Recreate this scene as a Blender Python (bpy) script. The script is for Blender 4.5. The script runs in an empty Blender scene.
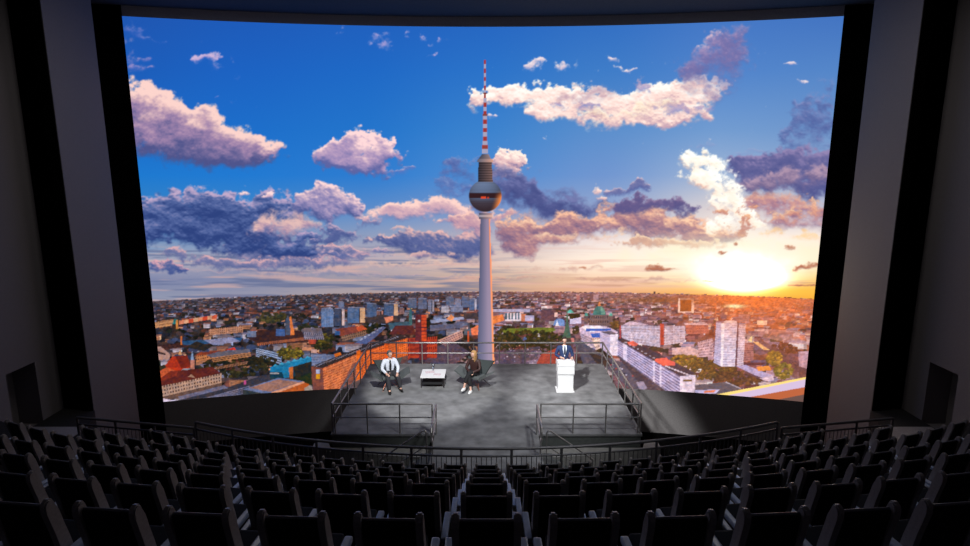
import bpy, bmesh, math, random
import numpy as np
from mathutils import Vector, Matrix

C = bpy.context.scene.collection
SC = bpy.context.scene
random.seed(7)
PI = math.pi
CAMZ = 10.2                      # eye height above the pit floor
XR = -0.12                       # centre line of the room shell
STAGE_Z = 2.74
GZ = 2.6                         # floor of the front row

# ------------------------------------------------------------------ camera
cam = bpy.data.cameras.new('camera'); camo = bpy.data.objects.new('camera', cam); C.objects.link(camo)
cam.sensor_width = 36.0; cam.lens = 36.0*603/970; cam.shift_x = -1.5/970
cam.clip_start = 0.05; cam.clip_end = 200
camo.location = (0, 0, CAMZ); camo.rotation_euler = (math.radians(90-10.9), 0, 0)
SC.camera = camo
# ------------------------------------------------------------------ world, exposure
w = bpy.data.worlds.new('world'); SC.world = w; w.use_nodes = True
w.node_tree.nodes['Background'].inputs[0].default_value = (0, 0, 0, 1)
w.node_tree.nodes['Background'].inputs[1].default_value = 0
SC.view_settings.view_transform = 'Standard'; SC.view_settings.look = 'None'
SC.view_settings.exposure = 0.0; SC.view_settings.gamma = 1.0
SC.view_settings.use_curve_mapping = False
# ------------------------------------------------------------------ stage spotlights and an added fill
def spot(name, loc, target, energy, angle, blend, col=(1, 1, 1), size=.12):
    l = bpy.data.lights.new(name, 'SPOT'); o = bpy.data.objects.new(name, l); C.objects.link(o)
    l.energy = energy; l.spot_size = math.radians(angle); l.spot_blend = blend; l.color = col
    l.shadow_soft_size = size
    o.location = loc
    o.rotation_euler = (Vector(target)-Vector(loc)).to_track_quat('-Z', 'Y').to_euler()
    return o
spot('stage_light', (-1.6, 7.5, 14.6), (-1.75, 18.75, STAGE_Z), 9500, 17.0, .35, (1.0, 1.0, 1.0))
spot('stage_light', (-4.2, 8.2, 14.6), (2.75, 18.4, STAGE_Z+.4), 14000, 15.5, .45, (1.0, 1.0, 1.0), .4)
spot('stage_light', (4.5, 8.0, 14.6), (0.6, 17.5, STAGE_Z), 4800, 36, 1.0, (.95, .98, 1.0), .8)  # broad soft fill, added to brighten the whole stage floor
# unseen fill lights under the ceiling, added to brighten the dark walls
for hx in (-6.5, 6.5):
    l = bpy.data.lights.new('wall_fill_light', 'AREA'); l.shape = 'RECTANGLE'; l.size = 4; l.size_y = 1.6; l.energy = 75; l.color = (1.0, .93, .90)
    o = bpy.data.objects.new('wall_fill_light', l); C.objects.link(o); o.location = (hx, 15.9, 15.0)

# ------------------------------------------------------------------ materials
def mat(name, col, rough=.6, metal=0.0, spec=.5, noise=None, bump=0.0, emit=None):
    m = bpy.data.materials.new(name); m.use_nodes = True
    nt = m.node_tree; b = nt.nodes['Principled BSDF']
    b.inputs['Base Color'].default_value = (*col, 1)
    b.inputs['Roughness'].default_value = rough
    b.inputs['Metallic'].default_value = metal
    b.inputs['Specular IOR Level'].default_value = spec
    if noise:
        sc, amt, det = noise
        tc = nt.nodes.new('ShaderNodeTexCoord'); n = nt.nodes.new('ShaderNodeTexNoise')
        n.inputs['Scale'].default_value = sc; n.inputs['Detail'].default_value = det
        nt.links.new(tc.outputs['Object'], n.inputs['Vector'])
        r = nt.nodes.new('ShaderNodeValToRGB')
        r.color_ramp.elements[0].position = .3; r.color_ramp.elements[1].position = .7
        r.color_ramp.elements[0].color = (*[c*(1-amt) for c in col], 1)
        r.color_ramp.elements[1].color = (*[min(1, c*(1+amt)) for c in col], 1)
        nt.links.new(n.outputs['Fac'], r.inputs['Fac']); nt.links.new(r.outputs['Color'], b.inputs['Base Color'])
        if bump:
            bp = nt.nodes.new('ShaderNodeBump'); bp.inputs['Strength'].default_value = bump
            bp.inputs['Distance'].default_value = .02
            nt.links.new(n.outputs['Fac'], bp.inputs['Height']); nt.links.new(bp.outputs['Normal'], b.inputs['Normal'])
    return m

M = {}
M['wall'] = mat('wall_grey_fabric', (.22, .205, .21), .95, noise=(60, .12, 2), bump=.15, spec=.1)
M['wall_dark'] = mat('wall_shade_black', (.004, .004, .004), 1, spec=0, noise=(40, .2, 2))  # near-black: shade of walls turned away from the screen, put into the colour
M['apron'] = mat('screen_apron_grey', (.34, .32, .32), .9, spec=.15, noise=(30, .12, 2))
M['fascia'] = mat('fascia_light_grey', (.75, .70, .68), .9, spec=.1, noise=(20, .05, 2))
M['ceiling'] = mat('ceiling_charcoal', (.08, .08, .085), .9, spec=.1, noise=(20, .15, 2))
M['floor'] = mat('floor_dark_carpet', (.035, .033, .033), .95, spec=.1, noise=(25, .3, 4))
M['ledge'] = mat('pale_concrete', (.26, .25, .24), .8, noise=(8, .15, 4))
M['stage'] = mat('stage_grey_carpet', (.20, .20, .203), .9, noise=(2.6, .32, 10), bump=.2, spec=.2)
M['stage_side'] = mat('stage_black_cladding', (.075, .082, .078), .7, noise=(10, .15, 2))
M['rail'] = mat('rail_dark_steel', (.15, .145, .15), .45, metal=.35)
M['stage_rail'] = mat('stage_rail_steel', (.42, .40, .39), .35, metal=.6)
M['fabric'] = mat('seat_black_fabric', (.012, .012, .014), .8, noise=(90, .25, 2), spec=.25)
M['wing'] = mat('seat_grey_vinyl', (.44, .405, .38), .42, noise=(40, .12, 2))
M['arm'] = mat('seat_arm_screen_lit_plastic', (.74, .82, .95), .25, noise=(30, .06, 2))  # blue cast of the screen light is mixed into the grey
M['edge_highlight'] = mat('seat_edge_highlight', (.25, .25, .28), .3, noise=(60, .1, 2))  # tone of a lit edge, put into the colour
M['base'] = mat('seat_base_black_metal', (.02, .02, .02), .5, metal=.5)
M['chairgrey'] = mat('armchair_grey_felt', (.10, .112, .112), .85, noise=(60, .15, 3))
M['chairdark'] = mat('armchair_green_grey_felt', (.05, .062, .062), .85, noise=(60, .15, 3))
M['wire'] = mat('dark_steel_wire', (.07, .06, .06), .35, metal=.8)
M['copper'] = mat('copper_wire', (.35, .13, .08), .35, metal=.7)
M['white'] = mat('white_lacquer', (.86, .86, .86), .4, noise=(5, .02, 2))
M['paper'] = mat('printed_paper', (.75, .62, .64), .7, noise=(40, .25, 2))
M['skin'] = mat('skin', (.74, .44, .33), .6, noise=(30, .05, 2))
M['shirt'] = mat('white_shirt', (.75, .80, .90), .8, noise=(25, .06, 3))
M['black'] = mat('black_cloth', (.012, .012, .014), .85, noise=(40, .2, 2))
M['trousers'] = mat('charcoal_trousers', (.035, .035, .042), .85, noise=(40, .2, 2))
M['shoe'] = mat('black_leather', (.012, .011, .011), .35, noise=(40, .2, 2))
M['sneaker'] = mat('white_sneaker', (.8, .8, .8), .6, noise=(40, .05, 2))
M['brown'] = mat('dark_brown_jacket', (.045, .016, .014), .6, noise=(30, .3, 3))
M['navy'] = mat('navy_suit', (.022, .045, .14), .75, noise=(40, .2, 2))
M['tie'] = mat('dark_blue_tie', (.03, .035, .07), .5, noise=(40, .2, 2))
M['greyhair'] = mat('grey_hair', (.10, .095, .09), .7, noise=(60, .3, 2))
M['blond'] = mat('blond_hair', (.50, .27, .10), .6, noise=(50, .35, 2))
M['darkhair'] = mat('brown_hair', (.03, .018, .012), .7, noise=(60, .3, 2))
M['eye'] = mat('dark_iris', (.02, .015, .01), .2, noise=(60, .1, 2))
M['lip'] = mat('lips', (.45, .13, .11), .5, noise=(60, .1, 2))
g = mat('clear_glass', (.9, .95, 1), .03); g.node_tree.nodes['Principled BSDF'].inputs['Transmission Weight'].default_value = 1
M['glass'] = g

# ------------------------------------------------------------------ mesh helpers
def obj(name, bm, m, parent=None, smooth=False):
    me = bpy.data.meshes.new(name); bmesh.ops.recalc_face_normals(bm, faces=bm.faces)
    bm.to_mesh(me); bm.free()
    if m: me.materials.append(m)
    if smooth: me.polygons.foreach_set('use_smooth', [True]*len(me.polygons))
    o = bpy.data.objects.new(name, me); C.objects.link(o)
    if parent is not None: o.parent = parent
    return o
def thing(name, label, cat, loc=(0, 0, 0), rz=0, group=None):
    o = bpy.data.objects.new(name, None); C.objects.link(o); o.empty_display_size = .1
    o.location = loc; o.rotation_euler = (0, 0, rz); tag(o, label, cat, group); return o
def tag(o, label, cat, group=None):
    o['label'] = label; o['category'] = cat
    if group: o['group'] = group
    return o
def struct(name, bm, m, parent=None):
    o = obj(name, bm, m, parent)
    if parent is None: o['kind'] = 'structure'
    return o
def add_box(bm, c, s, rot=None, bevel=0):
    r = bmesh.ops.create_cube(bm, size=1.0); vs = r['verts']
    bmesh.ops.scale(bm, verts=vs, vec=s)
    if bevel:
        es = list({e for v in vs for e in v.link_edges})
        rb = bmesh.ops.bevel(bm, geom=es, offset=bevel, segments=2, affect='EDGES', profile=.6)
        vs = list({v for f in rb['faces'] for v in f.verts} | {v for v in vs if v.is_valid})
    if rot is not None: bmesh.ops.rotate(bm, verts=vs, cent=(0, 0, 0), matrix=rot)
    bmesh.ops.translate(bm, verts=vs, vec=c)
    return vs
def box(x0, x1, y0, y1, z0, z1, bevel=0):
    bm = bmesh.new(); add_box(bm, ((x0+x1)/2, (y0+y1)/2, (z0+z1)/2), (abs(x1-x0), abs(y1-y0), abs(z1-z0)), bevel=bevel); return bm
def add_prism(bm, pts, lo, hi, axis=2):
    """polygon pts in the two other axes, extruded lo..hi along axis"""
    def mk(p, t):
        return {2: (p[0], p[1], t), 0: (t, p[0], p[1]), 1: (p[0], t, p[1])}[axis]
    a = [bm.verts.new(mk(p, lo)) for p in pts]; b = [bm.verts.new(mk(p, hi)) for p in pts]
    n = len(pts)
    bm.faces.new(a[::-1]); bm.faces.new(b)
    for i in range(n): bm.faces.new((a[i], a[(i+1) % n], b[(i+1) % n], b[i]))
    return a+b
def add_tube(bm, pts, r, seg=8, cap=True):
    pts = [Vector(p) for p in pts]; rings = []
    for i, p in enumerate(pts):
        if i == 0: d = pts[1]-p
        elif i == len(pts)-1: d = p-pts[i-1]
        else: d = (pts[i+1]-p).normalized()+(p-pts[i-1]).normalized()
        q = d.normalized().to_track_quat('Z', 'Y')
        rr = r[i] if isinstance(r, (list, tuple)) else r
        rings.append([bm.verts.new(p+q @ Vector((rr*math.cos(2*PI*k/seg), rr*math.sin(2*PI*k/seg), 0))) for k in range(seg)])
    for a, b in zip(rings, rings[1:]):
        # align ring starts
        off = min(range(seg), key=lambda s: (a[0].co-b[s].co).length)
        for k in range(seg):
            bm.faces.new((a[k], a[(k+1) % seg], b[(k+1+off) % seg], b[(k+off) % seg]))
    if cap: bm.faces.new(rings[0][::-1]); bm.faces.new(rings[-1])
def tube(pts, r, seg=8):
    bm = bmesh.new(); add_tube(bm, pts, r, seg); return bm
def add_ball(bm, c, s, seg=12, rings=8):
    r = bmesh.ops.create_uvsphere(bm, u_segments=seg, v_segments=rings, radius=1)
    bmesh.ops.scale(bm, verts=r['verts'], vec=s); bmesh.ops.translate(bm, verts=r['verts'], vec=c); return r['verts']
def px(x, y, d=None, h=None):
    """a measured pixel of the photograph plus a known distance d (or drop h below the eye) -> point in the room"""
    p = math.radians(10.9); rx = x-486.5; ry = 273-y
    f = 603*math.cos(p)+ry*math.sin(p); u = ry*math.cos(p)-603*math.sin(p)
    s = d/f if d is not None else -h/u
    return Vector((rx*s, f*s, CAMZ+u*s))

# ================================================================== STRUCTURE
PITZ = -.62                     # pit floor below the stage
# ---- arcs
RS, DS, WS = 43.5, 23.0, 12.04                # screen arc: radius, centre depth, half width
YS0 = DS-RS
ZB, ZT, ZC = 1.17, 14.8, 15.14                # screen bottom, top, ceiling
def s_arc(n, w=WS, r=RS):
    out = []
    a1 = math.asin(w/RS)
    for i in range(n+1):
        a = -a1+2*a1*i/n
        out.append((XR+r*math.sin(a), YS0+r*math.cos(a)))
    return out
def arc_wall(name, z0, z1, m, off=0.0, th=.3, n=48):
    f = s_arc(n, r=RS+off); b = s_arc(n, r=RS+off+th)
    bm = bmesh.new(); g = []
    for (a, c) in zip(f, b):
        g.append([bm.verts.new((a[0], a[1], z0)), bm.verts.new((a[0], a[1], z1)), bm.verts.new((c[0], c[1], z1)), bm.verts.new((c[0], c[1], z0))])
    for p, q in zip(g, g[1:]):
        for k in range(4): bm.faces.new((p[k], q[k], q[(k+1) % 4], p[(k+1) % 4]))
    bm.faces.new(g[0]); bm.faces.new(g[-1][::-1])
    return struct(name, bm, m)
arc_wall('wall_front_below_screen', PITZ, ZB, M['apron'])
arc_wall('wall_front_above_screen', ZT, ZC+.4, M['fascia'])
struct('floor', box(-14.6, 14.4, -4, 24.5, PITZ-.2, PITZ), M['wall_dark'])
struct('ceiling', box(-14.8, 14.6, -4.2, 24.6, ZC, ZC+.3), M['ceiling'])
struct('wall_back', box(-14.8, 14.6, -4.2, -4, PITZ, ZC), M['wall'])

def rect_wall(name, x0, y0, x1, y1, z0, z1, m, th=.2, side=1):
    """upright slab whose visible face runs (x0,y0)->(x1,y1), thickness to one side"""
    d = Vector((x1-x0, y1-y0)).normalized(); n = Vector((-d.y, d.x))*th*side
    bm = bmesh.new(); add_prism(bm, [(x0, y0), (x1, y1), (x1+n.x, y1+n.y), (x0+n.x, y0+n.y)], z0, z1)
    return struct(name, bm, m)
DZ0, DZ1 = GZ-.1, CAMZ-5.80
for sgn, sd in ((-1, 'left'), (1, 'right')):
    X = lambda v: XR+sgn*v
    s = 1 if sgn < 0 else -1
    # long side wall with a doorway cut out of it
    bm = bmesh.new()
    add_box(bm, (X(13.25), (-4+15.5)/2, (ZC+PITZ)/2), (.7, 19.5, ZC-PITZ))
    add_box(bm, (X(13.25), (16.57+17.45)/2, (ZC+PITZ)/2), (.7, .88, ZC-PITZ))
    add_box(bm, (X(13.25), 16.035, (DZ1+ZC)/2), (.7, 1.07, ZC-DZ1))
    add_box(bm, (X(13.25), 16.035, (DZ0+PITZ)/2), (.7, 1.07, DZ0-PITZ))
    struct('wall_'+sd, bm, M['wall'])
    struct('wall_%s_corridor' % sd, box(X(13.6), X(13.75), 15.2, 17.4, 2.0, 5.2), M['wall'])
    # back wall of the first recess, its shade put into a black colour
    rect_wall('wall_%s_recess' % sd, X(13.6), 17.45, X(11.95), 17.50, PITZ, ZC, M['wall_dark'], .25, s)
    # grey side panel between the recesses
    rect_wall('wall_%s_panel' % sd, X(11.86), 17.28, X(11.95), 19.62, PITZ, ZC, M['wall'], .3, s)
    rect_wall('wall_%s_panel_edge' % sd, X(12.16), 17.26, X(11.87), 17.26, PITZ, ZC, M['wall_dark'], .02, -s)  # black strip painting the panel's front end as unlit
    rect_wall('wall_%s_panel_end' % sd, X(11.955), 19.63, X(12.6), 19.63, PITZ, ZC, M['wall_dark'], .1, s if sgn < 0 else s)
    # wing wall running to the edge of the screen, its shade painted as black
    rect_wall('wall_%s_wing' % sd, X(13.2), 21.1, X(12.0), 21.28, PITZ, ZC, M['wall_dark'], .4, s)
    rect_wall('wall_%s_outer' % sd, X(13.2), 17.4, X(13.2), 21.5, PITZ, ZC, M['wall_dark'], .2, s)

# ---- raked seating tiers
RC = 33.4
dk = [3.88, 5.25, 6.62, 8.0, 9.37, 10.7, 12.27]
hk = [2.48, 3.13, 3.80, 4.505, 5.20, 5.87, 6.63]
zk = [CAMZ-h-1.005 for h in hk]
def yarc(d, x): R = RC-d; return RC-math.sqrt(R*R-x*x)
def tier(name, d0, d1, xm, z, m, xmin=None, z0=PITZ, n=40):
    """solid between two arcs; xm half width"""
    bm = bmesh.new(); g = []
    for i in range(n+1):
        x = -xm+2*xm*i/n
        a, b = yarc(d0, x), yarc(d1, x)
        g.append([bm.verts.new((x+0, a, z0)), bm.verts.new((x, b, z0)), bm.verts.new((x, b, z)), bm.verts.new((x, a, z))])
    for p, q in zip(g, g[1:]):
        for k in range(4): bm.faces.new((p[k], q[k], q[(k+1) % 4], p[(k+1) % 4]))
    bm.faces.new(g[0]); bm.faces.new(g[-1][::-1])
    return struct(name, bm, m)
FRONT = .58
bounds = [-2.4]+[d-.35 for d in dk[1:]]
xms = [12.75, 12.75, 12.75, 12.7, 12.7, 9.7, 0]
for k in range(6):
    tier('floor_seating_tier', bounds[k], bounds[k+1], xms[k], zk[k], M['floor'])
# front tier: between the last boundary and the guard rail, widening to the side doors
bm = bmesh.new()
back = [(x, yarc(bounds[6], x)) for x in np.linspace(-9.7, 9.7, 30)]
edge = [(x, yarc(13.18, x)) for x in np.linspace(-7.5, 7.5, 30)]
ring = [(XR-12.9, 13.3)]+[(-9.75, yarc(bounds[5], -9.7))]+back+[(9.75, yarc(bounds[5], 9.7))]+[(XR+12.9, 13.3), (XR+12.9, 17.45), (XR+11.95, 17.45), (XR+11.84, 17.28), (10.95, 15.15)]+edge[::-1]+[(-10.95, 15.15), (XR-11.84, 17.28), (XR-11.95, 17.45), (XR-12.9, 17.45)]
add_prism(bm, ring, PITZ, GZ)
struct('floor_front_tier', bm, M['floor'])
# strips of paler threshold floor in front of the side doors
for sgn in (-1, 1):
    x0, x1 = XR+sgn*11.3, XR+sgn*12.85
    struct('floor_threshold', box(x0, x1, 15.0, 16.12, GZ, GZ+.012), M['apron'])
# lower walkway and pale ledge outside the rail
WALKZ = CAMZ-8.35; LEDZ = CAMZ-7.85
tier('floor_walkway', 13.19, 14.95, 6.4, WALKZ, M['floor'])
def ledge(x0, x1):
    bm = bmesh.new(); g = []
    for i in range(21):
        x = x0+(x1-x0)*i/20
        a, b = yarc(14.75, x), yarc(15.25, x)
        b2 = min(b, 15.37) if abs(x) < 4.4 else b
        g.append([bm.verts.new((x, a, PITZ)), bm.verts.new((x, b2, PITZ)), bm.verts.new((x, b2, LEDZ)), bm.verts.new((x, a, LEDZ))])
    for p, q in zip(g, g[1:]):
        for k in range(4): bm.faces.new((p[k], q[k], q[(k+1) % 4], p[(k+1) % 4]))
    bm.faces.new(g[0]); bm.faces.new(g[-1][::-1])
    return struct('trim_ledge', bm, M['ledge'])
ledge(-4.8, -1.46); ledge(1.46, 4.8)

# ================================================================== SCREEN PICTURE (computed, painted on the screen surface)
S = 2; CX0, CY0, CW, CH = 110, 6, 750, 402
cv = np.zeros((CH*S, CW*S, 3), np.float32)
YY, XX = np.mgrid[0:CH*S, 0:CW*S].astype(np.float32); XX = XX/S+CX0; YY = YY/S+CY0
rng = np.random.RandomState(11)
TAB = rng.rand(256, 256).astype(np.float32)
def vn(x, y):
    xi = np.floor(x).astype(int); yi = np.floor(y).astype(int); fx = x-xi; fy = y-yi
    fx = fx*fx*(3-2*fx); fy = fy*fy*(3-2*fy)
    a = TAB[yi & 255, xi & 255]; b = TAB[yi & 255, (xi+1) & 255]; c = TAB[(yi+1) & 255, xi & 255]; d = TAB[(yi+1) & 255, (xi+1) & 255]
    return (a*(1-fx)+b*fx)*(1-fy)+(c*(1-fx)+d*fx)*fy
def fbm(x, y, o=5, s=0.0):
    t = 0; a = .5; n = 0
    for k in range(o):
        t = t+a*vn(x*2**k+17.3*k+s, y*2**k+9.1*k+s*1.7); n += a; a *= .55
    return t/n
def sst(a, b, v):
    t = np.clip((v-a)/(b-a), 0, 1); return t*t*(3-2*t)
# base sky
xs = [110, 240, 360, 480, 600, 720, 860]; ys = [6, 70, 130, 175, 210, 240, 262, 280, 296]
G = [[(28, 84, 180), (26, 88, 188), (28, 92, 192), (32, 98, 196), (42, 106, 198), (62, 116, 200), (60, 112, 196)],
     [(24, 92, 190), (24, 98, 200), (26, 104, 203), (38, 114, 206), (58, 124, 205), (78, 132, 208), (82, 134, 204)],
     [(24, 104, 204), (24, 110, 208), (30, 116, 209), (54, 130, 211), (88, 142, 208), (112, 156, 212), (110, 150, 205)],
     [(24, 122, 214), (28, 122, 216), (40, 124, 214), (76, 140, 214), (110, 150, 212), (158, 180, 215), (140, 168, 210)],
     [(50, 130, 200), (60, 134, 205), (90, 140, 205), (120, 150, 205), (150, 168, 208), (228, 214, 212), (190, 190, 212)],
     [(100, 145, 195), (120, 150, 195), (150, 160, 190), (190, 180, 190), (238, 222, 222), (255, 244, 232), (250, 228, 220)],
     [(170, 170, 190), (180, 172, 185), (190, 172, 182), (230, 198, 185), (255, 236, 216), (255, 250, 232), (255, 232, 190)],
     [(120, 130, 170), (132, 138, 172), (160, 152, 165), (205, 172, 152), (250, 206, 172), (255, 228, 170), (255, 196, 100)],
     [(140, 150, 178), (150, 150, 172), (180, 160, 160), (220, 170, 140), (232, 160, 120), (255, 170, 60), (250, 180, 60)]]
G = np.array(G, np.float32)
gx = np.interp(XX, xs, range(7)); gy = np.interp(YY, ys, range(9))
ix = np.clip(gx.astype(int), 0, 5); iy = np.clip(gy.astype(int), 0, 7); fx = (gx-ix)[..., None]; fy = (gy-iy)[..., None]
fx = fx*fx*(3-2*fx)*.5+fx*.5
cv[:] = (G[iy, ix]*(1-fx)+G[iy, ix+1]*fx)*(1-fy)+(G[iy+1, ix]*(1-fx)+G[iy+1, ix+1]*fx)*fy
N1 = fbm(XX/26, YY/20, 6); N2 = fbm(XX/11, YY/9, 5, 5.5); N3 = fbm(XX/46, YY/9, 5, 2.2); N4 = fbm(XX/5, YY/4.4, 4, 8.8)
def blend(col, a):
    cv[:] = cv*(1-a[..., None])+col*a[..., None]
N5 = fbm(XX/14, YY/11, 6, 4.4); N6 = fbm(XX/3.2, YY/3.0, 4, 6.1); WX = fbm(XX/22, YY/18, 4, 12.5)-.5; WY = fbm(XX/20, YY/18, 4, 31.7)-.5
NL = fbm(XX/42, YY/30, 3, 61.0)-.5; NM = fbm(XX/17, YY/13, 4, 77.0)-.5
BIL = 1-np.abs(2*fbm(XX/15, YY/13, 5, 21.3)-1)*2.2
def cloud(ells, lit, mid, dark, amp=.5, soft=.3, alpha=1.0, tone=0.0, relief=1.0, vert=.5, lx=.5, warp=1.0, thr=.36):
    """soft metaball union warped by noise; relief light from above (lx: from the right), lit -> mid -> dark"""
    E = np.array(ells, float); big = max(min(e[2], e[3]) for e in ells)
    x0, x1 = (E[:, 0]-E[:, 2]*2.2).min()-4, (E[:, 0]+E[:, 2]*2.2).max()+4; y0, y1 = (E[:, 1]-E[:, 3]*2.4).min()-4, (E[:, 1]+E[:, 3]*2.4).max()+4
    j0, j1 = [int(np.clip((v-CX0)*S, 0, CW*S)) for v in (x0, x1)]; k0, k1 = [int(np.clip((v-CY0)*S, 0, CH*S)) for v in (y0, y1)]
    sl = (slice(k0, k1), slice(j0, j1)); X = XX[sl]; Y = YY[sl]
    wa = min(big*1.5, 34)*warp
    if big > 9: Xw = X+WX[sl]*wa*1.4; Yw = Y+WY[sl]*wa
    else: Xw = X+(N2[sl]-.5)*wa*2.4; Yw = Y+(N5[sl]-.5)*wa*1.8
    f = np.zeros_like(X); vy = np.zeros_like(X)
    for (cx, cy, rx, ry) in ells:
        g = np.exp(-1.15*(((Xw-cx)/rx)**2+((Yw-cy)/ry)**2)); f += g; vy += g*(Yw-cy)/ry
    vy = vy/(f+1e-4)
    f = 1-np.exp(-f*1.25)
    n = (N5[sl]-.5)*1.0+(BIL[sl]-.45)*.42+(N6[sl]-.5)*(.55 if big > 9 else .8)
    F = f-thr+n*amp
    a = sst(0, 1, F/(soft*(1+1.7*np.clip(vy+.1, 0, 1))))*alpha
    Fs = f-thr+(NL[sl]*1.2+NM[sl]*.4)*amp; H = np.sqrt(np.clip(Fs+.12, 0.01, 1.2))*2.2+(NL[sl]*1.5+NM[sl]*.75+n*.10)*relief
    gy, gx_ = np.gradient(H); L = (gy*1.0-gx_*lx)*S*max(min(big, 22), 6)*.30*relief
    L = np.tanh(L*1.3)
    t_ = .5+.36*L-vert*vy*.72+(N1[sl]-.5)*.35+(N6[sl]-.5)*.34+(N2[sl]-.5)*.3+tone
    t_ = t_-.18*np.clip(F-.25, 0, 1)
    lit, mid, dark = [np.array(c, np.float32) for c in (lit, mid, dark)]
    t1 = sst(.42, 1.02, t_)[..., None]; t0 = sst(.56, -.02, t_)[..., None]
    col = mid*(1-t1)+lit*t1; col = col*(1-t0)+dark*t0
    cv[sl] = cv[sl]*(1-a[..., None])+col*a[..., None]
# low haze streaks
st = fbm(XX/60, YY/3.2, 4, 3.3)
a = sst(.5, .72, st)*sst(236, 262, YY)*(1-sst(600, 760, XX))
blend(np.array((232, 178, 165), np.float32), a*.55)
st2 = fbm(XX/70, YY/3.5, 4, 7.3)
blend(np.array((95, 108, 150), np.float32), sst(.5, .7, st2)*sst(225, 256, YY)*(1-sst(430, 560, XX))*.7)
blend(np.array((205, 150, 120), np.float32), sst(.52, .7, st2)*sst(262, 278, YY)*sst(500, 640, XX)*.6)
# clouds, far to near
# thin bands above the horizon
cloud([(300, 258, 60, 8), (250, 250, 34, 9), (345, 252, 34, 8)], (235, 180, 182), (120, 122, 168), (72, 88, 146), .5, .3, lx=.3)
cloud([(240, 272, 80, 3.5), (330, 274, 60, 3), (430, 276, 70, 2.5)], (206, 170, 176), (130, 136, 172), (104, 116, 160), .5, .5, alpha=.7)
cloud([(400, 265, 60, 4.5), (460, 262, 40, 4)], (250, 206, 180), (214, 176, 170), (150, 140, 168), .5, .5, alpha=.8)
cloud([(160, 267, 18, 7), (178, 271, 10, 4)], (232, 170, 180), (82, 98, 156), (56, 76, 142), .5, .25)
cloud([(215, 262, 40, 6), (262, 266, 46, 6), (320, 264, 40, 6), (180, 254, 22, 5), (365, 256, 24, 5)], (232, 176, 180), (108, 114, 164), (70, 86, 146), .6, .35, alpha=.9)
cloud([(560, 268, 60, 4), (640, 280, 70, 3), (500, 278, 60, 3)], (240, 190, 160), (205, 150, 140), (170, 120, 130), .6, .5, alpha=.6)
cloud([(190, 222, 40, 14), (230, 206, 30, 10), (160, 214, 18, 12)], (150, 140, 186), (96, 110, 168), (52, 72, 136), .7, .6, tone=0, alpha=.6)
cloud([(365, 222, 16, 6), (350, 234, 18, 6), (376, 250, 22, 5), (336, 256, 24, 4)], (226, 180, 190), (110, 118, 170), (76, 92, 152), .65, .4, alpha=.9)
# pink middle band, left of the tower
cloud([(380, 216, 28, 8), (410, 212, 26, 10), (440, 206, 28, 8), (462, 214, 22, 10), (395, 206, 14, 6)], (252, 208, 198), (208, 166, 184), (110, 116, 170), .55, .3, tone=.12)
cloud([(395, 240, 26, 9), (430, 246, 44, 13), (468, 240, 24, 13), (450, 254, 30, 8)], (240, 186, 180), (96, 106, 160), (70, 84, 142), .5, .28, tone=-.08, lx=.8)
cloud([(425, 256, 36, 4), (400, 228, 18, 3)], (250, 196, 180), (220, 170, 176), (160, 140, 170), .6, .4, tone=.2, alpha=.8)
# big blue bank at the left
cloud([(165, 205, 26, 16), (200, 208, 34, 20), (240, 212, 34, 20), (275, 212, 28, 16), (165, 228, 24, 14), (205, 234, 36, 14), (250, 240, 40, 12), (300, 246, 34, 8), (150, 240, 14, 9)], (196, 170, 204), (84, 104, 164), (44, 66, 130), .42, .22, tone=-.12, lx=.2)
cloud([(282, 222, 26, 15), (296, 232, 22, 9), (262, 232, 20, 9)], (246, 196, 184), (190, 150, 172), (84, 90, 146), .5, .45, tone=.12, alpha=.9)
cloud([(246, 194, 8, 3.5), (268, 196, 9, 4)], (250, 214, 214), (220, 180, 200), (120, 120, 170), .45, .3, tone=.2)
cloud([(316, 196, 20, 13), (340, 198, 18, 12), (325, 212, 22, 14), (350, 210, 10, 10), (300, 206, 14, 10)], (252, 212, 212), (150, 138, 186), (76, 90, 152), .42, .2, tone=.02, lx=.6)
cloud([(340, 234, 24, 7), (320, 242, 28, 6)], (200, 170, 196), (86, 100, 158), (62, 80, 140), .5, .3, tone=-.1)
# big pink-topped cloud at the left edge
cloud([(132, 100, 22, 24), (158, 110, 26, 22), (188, 122, 28, 22), (216, 136, 26, 20), (244, 150, 24, 15), (266, 155, 18, 11), (150, 136, 40, 22), (196, 150, 40, 17), (232, 160, 34, 11)], (248, 206, 198), (160, 130, 172), (78, 84, 142), .34, .2, tone=.02, relief=.6, vert=1.15, lx=.1, warp=.7)
cloud([(170, 108, 16, 10), (148, 100, 16, 12), (200, 122, 16, 9), (150, 122, 20, 9)], (250, 210, 200), (236, 186, 186), (190, 150, 180), .5, .7, alpha=.65, tone=.15)
cloud([(170, 152, 40, 8), (215, 158, 36, 9), (255, 162, 22, 7)], (120, 110, 160), (88, 90, 146), (70, 78, 138), .5, .7, alpha=.8, tone=-.1)
cloud([(208, 56, 13, 7), (216, 60, 8, 9), (200, 60, 8, 4)], (222, 188, 220), (176, 156, 212), (120, 124, 206), .6, .5, alpha=.95, tone=.15)
cloud([(128, 56, 6, 12), (140, 60, 8, 4), (150, 68, 8, 3), (132, 70, 8, 6)], (206, 164, 204), (150, 136, 204), (100, 108, 194), .7, .6, alpha=.8)
cloud([(134, 32, 9, 5), (142, 38, 8, 3), (158, 40, 7, 3), (236, 76, 8, 3.4), (232, 102, 4, 3), (216, 98, 3, 2)], (150, 146, 208), (110, 122, 206), (80, 105, 204), .85, .6, alpha=.62, tone=.1)
cloud([(340, 146, 20, 12), (362, 150, 22, 14), (380, 160, 14, 10), (338, 162, 18, 10), (360, 164, 20, 11), (380, 176, 14, 9)], (252, 212, 212), (172, 146, 190), (92, 100, 166), .66, .24, tone=.02, relief=.8, vert=.8, warp=1.5)
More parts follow.
